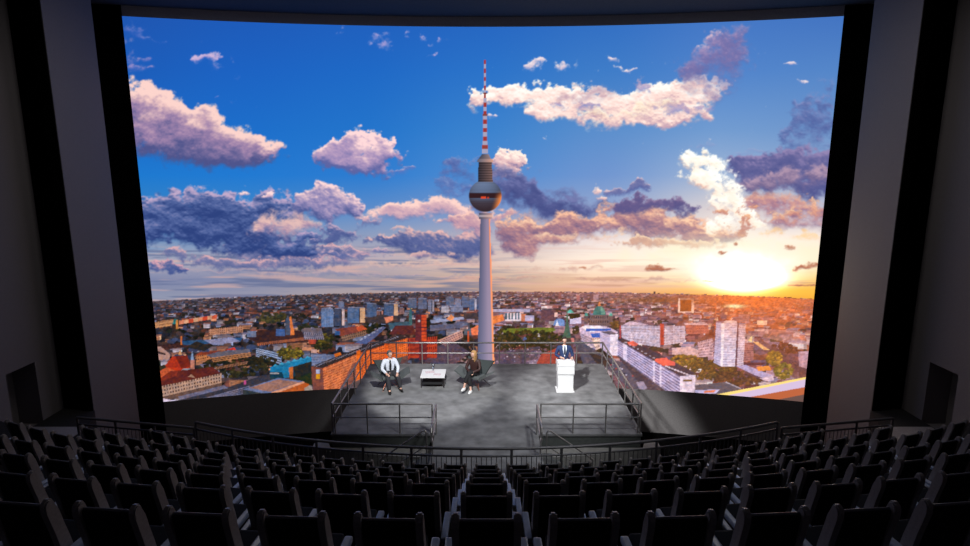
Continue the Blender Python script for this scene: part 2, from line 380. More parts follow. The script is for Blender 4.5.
cloud([(392, 172, 14, 7), (402, 170, 6, 3)], (226, 186, 206), (120, 124, 186), (90, 110, 190), .6, .5, alpha=.7)
cloud([(378, 34, 11, 7), (382, 44, 9, 6), (432, 42, 8, 3), (342, 32, 3, 7), (434, 56, 6, 3), (422, 34, 5, 3), (410, 34, 5, 4)], (218, 184, 222), (170, 156, 216), (100, 116, 206), .75, .6, alpha=.9, tone=.1)
# right of the tower
cloud([(452, 170, 18, 9), (466, 182, 20, 12), (444, 160, 12, 5)], (120, 130, 190), (86, 102, 166), (66, 86, 152), .5, .6, alpha=.8, tone=-.1)
cloud([(446, 168, 16, 9), (456, 190, 22, 9), (440, 182, 14, 7), (470, 160, 12, 8)], (140, 150, 200), (92, 110, 176), (72, 92, 160), .55, .5, alpha=.75)
cloud([(455, 220, 26, 7), (500, 214, 24, 8), (474, 228, 24, 8), (512, 238, 22, 8)], (250, 200, 186), (196, 150, 170), (120, 110, 160), .55, .35, tone=.05)
cloud([(510, 158, 13, 7), (520, 162, 9, 6), (500, 166, 12, 9), (506, 176, 14, 9)], (255, 238, 224), (230, 184, 188), (116, 108, 160), .42, .22, tone=.1)
cloud([(500, 182, 16, 14), (524, 192, 26, 16), (560, 204, 34, 16), (600, 212, 30, 10), (486, 204, 16, 10)], (130, 130, 182), (88, 96, 152), (70, 80, 140), .5, .5, tone=-.08, relief=.6, alpha=.85)
cloud([(540, 222, 44, 14), (600, 226, 50, 14), (660, 228, 44, 14), (712, 232, 30, 12), (510, 240, 26, 12)], (246, 186, 160), (176, 130, 146), (130, 106, 140), .55, .5, tone=0, relief=.9, alpha=.85)
cloud([(508, 192, 20, 16), (530, 202, 26, 17), (556, 210, 28, 14), (580, 212, 22, 10), (540, 186, 10, 8)], (118, 122, 178), (82, 90, 148), (66, 76, 136), .42, .4, tone=-.1, relief=.7)
cloud([(604, 192, 9, 6), (616, 190, 12, 5), (632, 190, 12, 5), (642, 186, 7, 6)], (246, 206, 206), (116, 120, 172), (84, 98, 162), .6, .4, tone=-.12)
cloud([(594, 190, 8, 4), (600, 198, 9, 4)], (255, 226, 214), (230, 180, 180), (150, 130, 170), .6, .4, tone=.25)
cloud([(520, 232, 34, 13), (560, 228, 34, 13), (600, 224, 34, 14), (636, 220, 34, 15), (668, 226, 28, 13), (700, 236, 26, 13), (724, 240, 18, 10), (520, 250, 30, 9), (550, 244, 26, 7)], (252, 192, 158), (178, 128, 140), (126, 100, 134), .5, .28, tone=-.02, relief=1.1)
cloud([(610, 234, 26, 8), (680, 222, 20, 8), (560, 240, 30, 7), (530, 222, 24, 7)], (255, 214, 178), (240, 176, 150), (186, 130, 136), .6, .5, tone=.25, alpha=.8)
cloud([(636, 204, 22, 9), (664, 206, 22, 9), (686, 212, 16, 8), (620, 210, 20, 8)], (150, 124, 162), (104, 92, 142), (84, 82, 138), .45, .4, tone=-.1, relief=.7)
# dark towering cloud at the right edge
cloud([(806, 118, 22, 22), (790, 142, 20, 16), (824, 140, 18, 20), (826, 96, 14, 18)], (140, 146, 198), (98, 116, 176), (78, 98, 162), .62, .6, alpha=.85, tone=-.06)
cloud([(820, 104, 16, 18), (800, 122, 14, 14), (786, 140, 14, 12), (826, 128, 14, 14), (796, 104, 8, 8)], (136, 142, 196), (92, 110, 172), (76, 96, 162), .6, .5, alpha=.9, tone=-.06)
cloud([(748, 168, 22, 10), (776, 164, 24, 15), (806, 160, 24, 14), (830, 164, 16, 16), (790, 182, 44, 16), (824, 190, 24, 18), (752, 184, 20, 10)], (150, 134, 182), (100, 100, 156), (80, 86, 146), .42, .3, tone=-.08, relief=.8)
cloud([(776, 206, 36, 14), (812, 212, 34, 14), (752, 204, 20, 12), (790, 224, 26, 8), (832, 226, 18, 9)], (240, 176, 150), (186, 134, 148), (134, 106, 144), .5, .45, tone=-.02)
cloud([(776, 232, 30, 4), (812, 238, 24, 4)], (255, 200, 130), (250, 180, 120), (210, 140, 120), .6, .6, tone=.2, alpha=.8)
cloud([(770, 186, 40, 12), (806, 178, 34, 14), (742, 190, 22, 10)], (196, 160, 180), (132, 112, 150), (92, 90, 144), .7, .5, tone=-.02, alpha=.85)
cloud([(800, 214, 38, 8), (764, 218, 28, 7), (824, 204, 18, 8)], (255, 206, 160), (226, 150, 128), (160, 110, 130), .8, .5, tone=.1, alpha=.85)
cloud([(680, 244, 30, 5), (640, 242, 30, 5), (716, 246, 20, 5)], (255, 216, 180), (214, 150, 130), (170, 120, 126), .7, .4, tone=.0, alpha=.9)
# bright white break in the clouds
cloud([(690, 158, 14, 9), (706, 168, 16, 12), (696, 178, 18, 9), (720, 184, 18, 12), (734, 200, 18, 12), (744, 214, 18, 10), (716, 206, 12, 10), (726, 226, 18, 9), (704, 150, 6, 5), (756, 226, 16, 8)], (255, 255, 248), (255, 240, 222), (226, 158, 140), .72, .32, tone=.18)
cloud([(720, 214, 18, 8), (744, 224, 16, 8), (756, 206, 16, 6), (734, 236, 16, 6)], (250, 180, 130), (206, 130, 112), (180, 108, 108), .85, .3, tone=0, alpha=.85, thr=.5)
# long white cloud at the top
cloud([(480, 102, 9, 11), (494, 94, 16, 10), (516, 92, 16, 9), (540, 94, 20, 12), (566, 104, 22, 13), (596, 104, 26, 18), (630, 108, 26, 16), (656, 100, 24, 18), (684, 92, 22, 18), (704, 90, 18, 15), (690, 114, 18, 9), (540, 112, 20, 8), (625, 122, 30, 8), (668, 122, 20, 7)], (255, 250, 242), (250, 214, 204), (196, 158, 180), .46, .2, tone=.1, relief=1.1, lx=.2, vert=.1)
cloud([(590, 108, 14, 5), (560, 106, 10, 4), (672, 112, 14, 5), (706, 108, 12, 6), (640, 90, 10, 4)], (190, 160, 190), (160, 146, 196), (110, 130, 200), .9, .4, alpha=.75, tone=-.05)
cloud([(604, 92, 18, 10), (588, 100, 12, 8), (566, 100, 12, 5)], (214, 180, 190), (186, 152, 176), (160, 136, 172), .5, .6, alpha=.8, tone=-.05)
cloud([(630, 112, 24, 7), (664, 106, 18, 9), (600, 118, 22, 5)], (255, 250, 226), (255, 232, 200), (250, 208, 170), .5, .6, alpha=.8, tone=.2)
cloud([(700, 78, 24, 16), (724, 60, 24, 22), (738, 34, 20, 18), (712, 96, 16, 12)], (176, 148, 190), (126, 118, 174), (100, 106, 170), .6, .6, alpha=.8, tone=-.05, relief=.6)
cloud([(706, 74, 20, 16), (722, 56, 18, 16), (732, 42, 16, 14), (700, 56, 14, 10), (736, 66, 14, 12)], (176, 148, 190), (122, 114, 172), (96, 102, 166), .5, .55, alpha=.88, tone=-.05, relief=.7)
cloud([(712, 36, 9, 8), (704, 48, 8, 7)], (244, 204, 212), (206, 166, 196), (150, 130, 180), .6, .6, alpha=.9, tone=.15)
cloud([(530, 68, 6, 5), (536, 62, 5, 4), (560, 68, 10, 4.5), (565, 62, 7, 5), (612, 58, 6, 4), (618, 66, 7, 3.4), (628, 70, 7, 3), (792, 61, 9, 2.4), (800, 80, 7, 2), (545, 138, 3, 2.4), (494, 118, 6, 3)], (255, 232, 230), (216, 194, 216), (130, 142, 206), .75, .45, alpha=.95, tone=.22)
cloud([(700, 146, 16, 3), (740, 154, 12, 3), (760, 150, 14, 3)], (170, 168, 206), (130, 144, 200), (110, 132, 196), .7, .6, alpha=.6)
# sun glow (the sun in the picture is far beyond white)
sg = np.exp(-(((XX-740)/46)**2+((YY-262)/14)**2)); sg2 = np.exp(-(((XX-735)/105)**2+((YY-252)/18)**2)); sun = np.exp(-(((XX-746)/30)**2+((YY-279)/11)**2))
wis = .1+1.35*N5
blend(np.array((255, 238, 196), np.float32), np.clip(sg2*1.05*wis, 0, 1)); blend(np.array((255, 255, 248), np.float32), np.clip(sg*1.75*wis, 0, 1)); blend(np.array((255, 255, 250), np.float32), np.clip(sun*1.9, 0, 1))
blend(np.array((255, 190, 60), np.float32), np.clip(np.exp(-(((XX-790)/60)**2+((YY-291)/5)**2))*.8, 0, 1)*(1-np.clip(sun*1.5, 0, 1)))
for e in [(655, 266, 9, 3), (658, 270, 18, 2.4)], [(584, 267, 5, 2)], [(818, 264, 12, 4), (800, 268, 12, 2.6)], [(790, 246, 7, 3.4)], [(722, 252, 5, 2), (735, 244, 5, 3)], [(716, 281, 16, 1.4)], [(800, 285, 22, 1.8)]:
    cloud(e, (214, 140, 108), (190, 116, 88), (150, 92, 86), .4, .4, thr=.34)
gm = cv.mean(-1, keepdims=True); cv[:] = cv*.94+gm*.06
# ---------------- the city
def yh(x): return 291.8+8.2*((x-505)/330)**2
HZ = yh(XX)
below = sst(-.4, .6, YY-HZ)
gl = np.interp(XX, [110, 300, 480, 640, 730, 860], range(6)); CT = np.array([(52, 48, 56), (56, 50, 55), (84, 68, 72), (128, 88, 88), (190, 90, 45), (180, 92, 50)], np.float32)
i0 = np.clip(gl.astype(int), 0, 4); fr = (gl-i0)[..., None]
blend_c = CT[i0]*(1-fr)+CT[i0+1]*fr
dep = np.clip((YY-HZ)/60, 0, 1)[..., None]
blend_c = blend_c*(1-dep*.45)+np.array((48, 40, 38), np.float32)*dep*.45
gn = ((N4-.5)*60+(N2-.5)*30)[..., None]
cv[:] = cv*(1-below[..., None])+(blend_c+gn)*below[..., None]
def rect(x0, y0, x1, y1, c):
    a, b, d, e = [int(round(v)) for v in ((x0-CX0)*S, (x1-CX0)*S, (y0-CY0)*S, (y1-CY0)*S)]
    a = max(a, 0); d = max(d, 0); b = max(b, a+1); e = max(e, d+1); cv[d:e, a:b] = c
def poly(pts, c, a=1.0, stripes=None):
    """filled polygon; returns nothing. c may be a function (u mask coords) for patterned facades"""
    P = np.array(pts, np.float32); x0, y0 = np.floor(P.min(0)-1); x1, y1 = np.ceil(P.max(0)+1)
    j0, j1 = max(0, int((x0-CX0)*S)), min(CW*S, int((x1-CX0)*S)); k0, k1 = max(0, int((y0-CY0)*S)), min(CH*S, int((y1-CY0)*S))
    if j1 <= j0 or k1 <= k0: return
    X = XX[k0:k1, j0:j1]; Y = YY[k0:k1, j0:j1]; ins = np.zeros(X.shape, bool); n = len(P)
    for i in range(n):
        ax, ay = P[i]; bx, by = P[(i+1) % n]
        if ay == by: continue
        cnd = (Y < ay) != (Y < by); ins ^= cnd & (X < (bx-ax)*(Y-ay)/(by-ay)+ax)
    col = np.array(c(X, Y) if callable(c) else np.broadcast_to(np.array(c, np.float32), X.shape+(3,)), np.float32)
    sub = cv[k0:k1, j0:j1]; sub[ins] = sub[ins]*(1-a)+col[ins]*a
def quadpat(q, base, hole, nu, nv, fu=.5, fv=.5, a=1.0):
    """quad q (tl,tr,br,bl) with an nu x nv grid of windows"""
    q = [np.array(v, np.float32) for v in q]
    def f(X, Y):
        u = np.full(X.shape, .5, np.float32); v = np.full(X.shape, .5, np.float32)
        e1, e2, e3 = q[1]-q[0], q[3]-q[0], q[0]-q[1]+q[2]-q[3]
        for _ in range(6):
            px_ = q[0][0]+e1[0]*u+e2[0]*v+e3[0]*u*v-X; py_ = q[0][1]+e1[1]*u+e2[1]*v+e3[1]*u*v-Y
            ja, jb = e1[0]+e3[0]*v, e2[0]+e3[0]*u; jc, jd = e1[1]+e3[1]*v, e2[1]+e3[1]*u
            det = ja*jd-jb*jc; det = np.where(abs(det) < 1e-5, 1e-5, det)
            u = u-(px_*jd-py_*jb)/det; v = v-(ja*py_-jc*px_)/det
        w_ = ((u*nu % 1) < fu) & ((v*nv % 1) < fv)
        return np.where(w_[..., None], np.array(hole, np.float32), np.array(base, np.float32))
    poly(q, f, a)
r_ = random.Random(5)
PL = [(62, 66, 96), (112, 84, 92), (226, 150, 112), (46, 44, 54), (150, 158, 196), (36, 38, 30), (92, 70, 70), (205, 190, 205), (44, 42, 34), (120, 70, 60), (70, 80, 115)]
PR = [(196, 150, 165), (150, 104, 112), (226, 178, 176), (112, 76, 80), (240, 214, 214), (76, 58, 36), (160, 92, 84), (132, 100, 122), (70, 52, 34)]
PO = [(214, 118, 70), (238, 160, 122), (176, 82, 44), (200, 96, 52), (246, 190, 160), (140, 74, 30), (160, 70, 50)]
t = 0.6
while t < 108:
    sc_ = .5+t*.055
    x = 112+r_.random()*4
    while x < 858:
        bw = (1.6+t*.17)*r_.uniform(.5, 1.8); yb = yh(x)+t+r_.uniform(-1, 1)*sc_*.6
        p_or = max(0, min(1, (x-640)/90))*max(0, 1-t/55)
        pr_ = max(0, min(1, (x-430)/110))
        P_ = PO if r_.random() < p_or else (PR if r_.random() < pr_ else PL)
        c = np.array(r_.choice(P_), np.float32)*r_.uniform(.72, 1.1)
        bh = (.7+t*.085)*r_.uniform(.5, 1.3)
        if r_.random() < .74:
            if sum(c) > 330 or t < 20:
                rect(x, yb-bh, x+bw, yb, c)
                rr = c*.55+np.array((30, 22, 28))
                if r_.random() < .5: rr = np.array(r_.choice([(90, 46, 44), (60, 52, 62), (128, 120, 150), (150, 84, 66)]), np.float32)
                sk = bw*r_.uniform(-.25, .25)
                poly([(x, yb-bh), (x+sk, yb-bh-sc_*.7), (x+bw+sk, yb-bh-sc_*.7), (x+bw, yb-bh)], rr)
                if r_.random() < .6: rect(x+bw*.8, yb-bh, x+bw, yb, np.minimum(c*1.3+14, 255) if r_.random() < .5 else c*.6)
                if t > 22 and bh > 2.4:
                    for wy in np.arange(yb-bh+.8, yb-.6, 1.5): rect(x+.3, wy, x+bw-.4, wy+.5, c*.62)
            else:
                for _ in range(3):
                    cxx, cyy = x+r_.uniform(0, bw), yb-r_.uniform(0, bh); rx_, ry_ = bw*.3, bh*.4+.3
                    poly([(cxx+rx_*math.cos(q), cyy+ry_*math.sin(q)) for q in np.arange(0, 6.28, .8)], c*r_.uniform(.8, 1.15))
        x += bw*r_.uniform(.55, 1.25)
    t += .8+t*.05
def trees(cx, cy, rx, ry, c=(44, 42, 26), hi=(104, 92, 38), n=None):
    n = n or int(rx*ry*.9)+6
    for i in range(n):
        a = r_.uniform(0, 6.283); q = math.sqrt(r_.random()); x = cx+rx*q*math.cos(a); y = cy+ry*q*math.sin(a)
        b = r_.uniform(1.1, 2.6); k = r_.random()**2
        col = np.array(c)*(1-k)+np.array(hi)*k
        poly([(x+b*math.cos(g_)*r_.uniform(.8, 1.1), y+b*.75*math.sin(g_)) for g_ in np.arange(0, 6.28, .9)], col, .9)
        poly([(x+b*.5*math.cos(g_)+.4, y-b*.3+b*.35*math.sin(g_)) for g_ in np.arange(0, 6.28, 1.1)], np.minimum(col*1.35, 255), .6)
# left foreground
trees(238, 366, 34, 11, (34, 32, 26), (66, 60, 34), 240); trees(205, 372, 12, 5, (34, 32, 26), (60, 56, 34))
quadpat([(154, 322), (173, 319), (173, 325), (154, 328)], (226, 160, 110), (150, 96, 70), 12, 2)
for i, c in enumerate([(236, 140, 104), (240, 176, 140), (226, 84, 52), (244, 186, 150), (236, 150, 110), (228, 80, 50), (240, 170, 130), (232, 96, 60)]):
    poly([(179+i*4.7, 320.5-i*.75), (183.7+i*4.7, 319.7-i*.75), (183.7+i*4.7, 323.4-i*.75), (179+i*4.7, 324.2-i*.75)], c)
poly([(172, 324), (174, 318.5), (177, 319), (178, 324)], (40, 130, 130)); rect(172, 324, 176, 336, (60, 44, 40)); rect(176, 320, 178, 329, (240, 150, 70))
quadpat([(209, 329), (243, 325.5), (243, 332), (209, 335)], (208, 146, 116), (120, 74, 66), 16, 3, .45, .5)
quadpat([(158, 345), (240, 336), (243, 340), (160, 350)], (78, 46, 42), (60, 36, 36), 20, 2)
poly([(179, 341), (243, 337), (240, 341.5), (184, 345)], (52, 88, 130)); poly([(204, 340), (232, 337), (240, 341), (214, 345)], (150, 150, 190))
poly([(186, 347), (196, 341), (212, 346), (204, 351)], (48, 42, 40))
rect(180.6, 336, 181.8, 345, (226, 120, 60))
poly([(165, 365), (172, 356.5), (187, 355), (191, 367), (178, 371), (169, 371)], (196, 58, 34)); poly([(175, 356), (187, 355), (191, 367), (181, 368)], (128, 42, 32))
poly([(158, 372), (166, 367), (178, 371), (177, 374), (160, 378)], (214, 96, 60)); poly([(179, 372), (183, 368.5), (190, 368.5), (192, 371)], (150, 160, 176))
poly([(190.3, 361), (192, 350.5), (193.8, 361)], (150, 170, 205)); rect(190.5, 360, 194.5, 369, (196, 128, 112)); poly([(178, 355), (180, 349), (182, 355)], (230, 170, 120))
poly([(155, 347), (160, 346), (170, 354), (169, 359), (156, 360)], (196, 150, 140)); poly([(156, 350), (165, 353), (166, 355), (156, 353)], (70, 50, 52))
quadpat([(195, 356), (213, 351.5), (214, 358), (196, 361.5)], (210, 132, 84), (110, 66, 50), 8, 2); poly([(194, 355.5), (199, 352.5), (222, 350), (212, 354)], (140, 62, 46))
quadpat([(210, 356.8), (250, 351.5), (251, 356), (213, 362)], (205, 136, 90), (84, 58, 48), 1, 3, 1, .45); poly([(206, 355), (218, 351.5), (250, 348.5), (250, 352), (213, 357.5)], (112, 106, 122))
poly([(224, 350), (234, 347), (236, 350)], (226, 60, 40)); quadpat([(215, 366.5), (250, 360), (250, 363), (216, 369)], (176, 118, 90), (70, 50, 40), 1, 2, 1, .5)
poly([(158.5, 379), (170, 371), (200, 368.5), (212, 366.5), (221, 373), (160.4, 386)], (104, 42, 38)); poly([(158.5, 379), (170, 371), (178, 370), (176, 376), (160, 381)], (150, 54, 38), .7)
poly([(188, 376.5), (191, 374), (195, 377.6)], (196, 150, 130))
quadpat([(160.4, 386), (221, 373), (221.5, 382.5), (162, 396.5)], (202, 160, 140), (86, 62, 62), 22, 3.02, .48, .55)
poly([(162, 396.5), (221.5, 382.5), (222, 386), (180, 398), (163, 400)], (112, 82, 72))
poly([(172, 401), (225, 388), (262, 375), (300, 372), (262, 394), (200, 402)], (64, 60, 72))
for k in range(4): poly([(196+k*5, 400-k*.4), (250, 385.4+k*2), (250, 386.1+k*2), (200+k*5, 400.4-k*.4)], (130, 126, 156))
poly([(178, 396.5), (224, 385), (228, 388), (222, 389), (180, 399.6)], (128, 126, 160), .8); poly([(160, 397.5), (170, 399.5), (181, 400.5), (174, 404), (158, 404)], (232, 212, 236))
rect(243.8, 380.5, 245.8, 384.5, (226, 90, 170))
# mid left
trees(272, 317, 16, 5, (46, 46, 34), (86, 80, 42)); trees(322, 341, 12, 9, (40, 38, 26), (98, 90, 36)); trees(372, 328, 9, 5, (36, 36, 26), (60, 58, 30)); trees(308, 328, 10, 4, (40, 40, 30), (60, 60, 36))
poly([(258, 330), (297, 330), (318, 338), (318, 341), (262, 345), (247, 338)], (68, 42, 42)); quadpat([(256, 343), (312, 336), (312, 339), (257, 345.5)], (196, 110, 76), (96, 60, 54), 28, 1, .5, 1)
poly([(308, 340), (313, 335.5), (316, 340), (315, 344), (309, 344)], (190, 76, 56))
poly([(285.3, 320), (287.5, 315), (289.8, 320), (291, 335), (285, 335)], (84, 92, 116)); poly([(289.3, 317), (290.8, 316), (294.5, 334.5), (290.5, 335)], (252, 136, 66)); rect(247, 331, 256, 337, (120, 128, 160)); rect(276, 329, 285, 336, (70, 100, 160))
quadpat([(302, 329), (321, 328), (324, 339), (304, 339.5)], (150, 138, 158), (84, 80, 100), 10, 1.2, .5, .9); poly([(301, 330), (304, 328), (320, 328), (322, 331), (302, 332)], (120, 104, 114))
def tower_block(x0, y0, x1, y1, c, lit=None, lw=.3, roof=(150, 150, 180)):
    xm = x1-(x1-x0)*lw if lit else x1
    quadpat([(x0, y0), (xm, y0), (xm, y1), (x0, y1)], c, tuple(v*.72 for v in c), max(3, (xm-x0)/1.6), max(4, (y1-y0)/1.5), .5, .55)
    if lit: rect(xm, y0-.2, x1, y1-.5, lit); rect(xm-.5, y0+.5, xm+.4, y1, (34, 34, 46))
    rect(x0+.5, y0-1, x1-1, y0, roof)
for a in [(321, 309, 333.5, 327, (116, 142, 192), None), (334, 309, 344.5, 326, (70, 80, 110), (232, 200, 200)), (347.5, 308, 365, 323, (98, 124, 170), (246, 190, 146)), (366.5, 304, 376.5, 317, (90, 110, 150), None),
          (384, 304, 398, 316, (92, 112, 154), (240, 186, 146)), (338.5, 302, 344, 307.5, (140, 150, 190), None), (408, 299, 416.5, 308, (106, 120, 156), None), (418, 299, 427, 309, (110, 118, 152), None), (428, 300.5, 434, 312, (150, 150, 180), (190, 180, 200)),
          (446, 297.5, 454, 306, (112, 124, 160), None), (454.5, 299.5, 461, 306, (150, 152, 186), None), (461.5, 297, 469, 307, (106, 120, 160), None), (469, 299, 476.5, 310, (92, 112, 156), (190, 190, 216)), (476.5, 297, 480, 309, (80, 96, 140), None),
          (441, 306.5, 449, 312.5, (212, 200, 214), None), (450.5, 307, 463, 312, (140, 144, 176), None), (376.5, 311, 383, 315, (150, 110, 110), (230, 150, 130)), (399, 308, 404, 314, (180, 130, 124), None)]:
    tower_block(*a)
poly([(364, 318), (385, 314.5), (393, 317), (392, 325), (365, 321)], (70, 58, 62)); poly([(384, 317.5), (393, 315.5), (393, 320), (386, 323)], (240, 140, 106)); poly([(388, 323), (410, 321), (412, 330), (390, 330)], (74, 100, 116))
poly([(389, 334), (395, 325.5), (413, 325), (416, 335)], (104, 48, 46)); poly([(409, 312), (410.2, 305), (411.6, 312), (412, 325), (408.6, 325)], (74, 118, 122))
poly([(335, 329), (357, 325.5), (364, 332), (340, 336)], (140, 68, 58)); poly([(356, 327), (362, 325), (367, 329), (358, 331)], (226, 96, 56)); quadpat([(340, 336), (366, 330), (366, 335), (342, 341)], (150, 112, 92), (80, 60, 56), 12, 2); poly([(335, 331), (340, 331), (340, 335), (335, 335)], (60, 100, 160))
poly([(382, 326), (386, 327), (374, 338), (366, 344), (354, 343)], (96, 104, 150)); 
for k in range(26): q = r_.random(); rect(356+q*26+r_.uniform(-2, 2), 342-q*15, 357.2+q*26, 342.6-q*15, (190, 190, 216))
trees(402, 338, 14, 4, (60, 40, 40), (160, 110, 90), 40); trees(450, 350, 26, 12, (40, 34, 32), (84, 60, 50), 160)
poly([(430, 320), (463, 316.5), (464, 319), (431, 323)], (168, 170, 204)); poly([(446, 319), (451, 314), (454, 317), (452, 321)], (240, 150, 100))
poly([(438, 340), (462, 329.5), (463, 337), (445, 345)], (222, 166, 150)); quadpat([(438, 341), (462, 331), (463, 337), (445, 346)], (206, 150, 140), (120, 84, 92), 10, 3); poly([(470, 329), (478, 325), (478, 335), (472, 335)], (236, 120, 80)); poly([(430, 325), (462, 323), (463, 327), (430, 331)], (104, 100, 124))
rect(464, 329, 471, 335, (100, 104, 116)); rect(467.6, 331, 468.8, 342, (220, 90, 50)); poly([(463, 313), (478, 313), (478, 319), (464, 319)], (72, 60, 64))
poly([(424, 350), (452, 341), (470, 352), (455, 364), (425, 362)], (104, 80, 98), .75); poly([(395, 355), (408, 350), (413, 356), (400, 365)], (200, 60, 44), .8)
# red brick town hall
rect(408, 338, 437, 358, (178, 62, 44)); quadpat([(408, 339), (437, 336), (437, 356), (408, 358)], (196, 68, 44), (110, 36, 40), 14, 4, .45, .55)
rect(419, 338, 427, 360, (120, 44, 48)); rect(415.4, 314, 421.6, 341, (112, 48, 54)); rect(421.6, 315, 426.6, 341, (226, 82, 44))
for k in range(7): rect(415.4, 317+k*3.4, 426.6, 317.7+k*3.4, (96, 40, 48))
poly([(415.4, 314.4), (420, 311), (426.6, 314.6)], (74, 62, 74)); rect(418, 320, 420, 322, (214, 196, 200))
# blue roofs, striped block, low hall, orange slab
quadpat([(256, 347), (282, 352.5), (281, 364), (256, 356)], (176, 190, 226), (58, 60, 80), 1, 5, 1, .5)
trees(290, 352.5, 13, 6, (62, 56, 28), (176, 148, 48)); trees(262, 362, 14, 6, (34, 32, 26), (62, 56, 34))
poly([(310, 353), (334, 354.5), (334, 362), (312, 366)], (112, 122, 160)); quadpat([(310, 353), (335, 355), (335, 361), (312, 365)], (132, 142, 180), (80, 88, 122), 16, 4); rect(311, 349.5, 317, 353, (220, 170, 160)); poly([(334, 354), (340, 352), (342, 356), (335, 357)], (240, 120, 40))
poly([(270, 367.5), (284, 363.5), (297, 360), (311, 357), (311.5, 366), (293, 377), (270, 379)], (24, 62, 82)); poly([(270, 367), (284, 363), (297, 359.5), (311, 356.5), (311.2, 361), (290, 367), (288.6, 377), (284, 378), (282, 372), (270, 372)], (36, 132, 182))
for k in range(6): poly([(272+k*6.4, 366.5-k*1.6), (275+k*6.4, 363.6-k*1.6), (278+k*6.4, 365.4-k*1.6)], (66, 170, 214))
poly([(288.6, 367.4), (292.6, 366.4), (293, 378), (289.6, 378.6)], (210, 112, 54)); poly([(292.8, 367), (311, 361), (311.4, 372), (296, 378)], (46, 44, 42)); poly([(270, 372), (279, 372.6), (279, 374), (270, 373.6)], (190, 180, 180))
poly([(243, 389), (278, 377.6), (304, 381), (271, 394.6)], (112, 126, 170)); poly([(249, 387.6), (278, 379), (300, 382), (270, 391.6)], (172, 124, 112)); poly([(271, 392), (303, 381), (304.6, 382.4), (272, 394.6)], (238, 164, 130)); poly([(272, 394.6), (304.6, 382.4), (309, 384), (309, 396), (272, 398)], (206, 98, 44)); poly([(243, 389.4), (271, 394.4), (271, 398), (243, 398)], (60, 64, 66))
poly([(304, 388), (311, 384), (313, 393), (305, 395)], (180, 160, 150)); poly([(296, 378), (311, 372), (312, 386), (309, 384), (303, 381)], (40, 52, 34))
poly([(311, 366), (322.4, 367.6), (324, 394), (313.5, 394)], (138, 78, 68)); rect(316, 369.4, 319.8, 373.4, (186, 190, 226)); rect(316, 374.2, 320, 379, (236, 160, 30))
poly([(311, 366), (366, 345), (400, 334.5), (408, 337.5), (322.4, 368)], (58, 48, 52)); quadpat([(313, 365.6), (398, 335.5), (404, 337.4), (322, 367)], (60, 48, 50), (156, 150, 172), 34, 1, .35, .4)
quadpat([(322.4, 368), (358, 353.2), (358, 380), (324, 396)], (240, 134, 84), (170, 70, 44), 22, 11, .5, .5); quadpat([(358, 353.2), (407.4, 337.6), (407.6, 358), (358, 380)], (244, 116, 54), (178, 60, 34), 26, 10, .5, .5)
poly([(336, 395), (352, 364), (356, 362), (356, 384)], (96, 70, 84), .55)
poly([(356, 351), (360, 349.6), (360.4, 378), (357, 380)], (246, 112, 34)); poly([(384, 343), (387.6, 342), (387.6, 366), (384.6, 367)], (236, 96, 36))
poly([(324, 397), (358, 380), (372, 373), (368, 366), (408, 355), (408, 380), (330, 400)], (92, 74, 78), .8)
# centre right
rect(492, 309, 530, 312, (180, 170, 200)); poly([(492, 316), (503, 314), (504, 320), (496, 323), (492, 324)], (240, 130, 70)); quadpat([(505, 313), (521, 313), (521, 321), (505, 321)], (224, 206, 216), (70, 96, 110), 5, 1, .5, .8); rect(521, 314, 526, 321, (200, 120, 90))
poly([(502, 328.5), (553, 327), (556, 330), (548, 333), (503, 334)], (112, 118, 46)); trees(530, 338, 34, 8, (46, 42, 24), (82, 66, 32), 220); trees(505, 340, 12, 12, (46, 42, 26), (92, 70, 34), 90); trees(538, 352, 22, 8, (48, 40, 26), (80, 60, 36), 120)
poly([(494, 352), (540, 346), (540, 364), (494, 364)], (112, 90, 116), .6)
for k in range(40): rect(*(lambda x, y: (x, y, x+1.2, y+.6))(r_.uniform(494, 545), r_.uniform(348, 363)), r_.choice([(200, 180, 200), (60, 44, 46), (180, 110, 90)]))
poly([(553, 325), (555, 319), (560, 318), (564, 320), (564.5, 326)], (110, 140, 196)); poly([(555, 326), (557, 320), (559, 326)], (226, 226, 240))
rect(541, 310, 556, 320, (104, 68, 74)); rect(554.5, 312.5, 557.5, 317, (236, 190, 180)); rect(525, 315.5, 534, 321, (190, 176, 206))
poly([(566, 312.6), (570, 309), (574, 312.6)], (90, 180, 164)); poly([(568, 313.2), (580, 313), (580, 318), (570, 319.4)], (58, 44, 20)); poly([(570, 319), (581, 317), (581, 323), (570, 324)], (206, 194, 224))
poly([(565.8, 322), (566.8, 304), (568, 322), (569.6, 330), (571, 338), (571, 352), (562, 352), (562, 338), (564.2, 330)], (72, 96, 80)); poly([(562, 338), (571, 338), (571, 352), (562, 352)], (76, 60, 52))
poly([(560, 352), (575, 352), (575, 364), (560, 364)], (150, 110, 120), .8)
rect(584, 292.6, 586.8, 299.5, (92, 62, 74)); rect(590, 292.6, 593.4, 300, (96, 64, 70)); rect(593.6, 294.5, 598.6, 302, (186, 150, 164)); rect(576.4, 295.6, 580, 301, (176, 104, 104)); poly([(558, 299), (559, 292), (560.2, 291), (561.4, 299)], (150, 84, 84)); rect(653.4, 291.4, 655.6, 295, (84, 60, 64))
poly([(589, 314.6), (608.6, 314.6), (609.6, 325.6), (588, 325.6)], (106, 84, 82)); quadpat([(589, 316), (608.6, 316), (609.6, 325), (588, 325)], (118, 92, 88), (66, 52, 54), 9, 2.2, .5, .6)
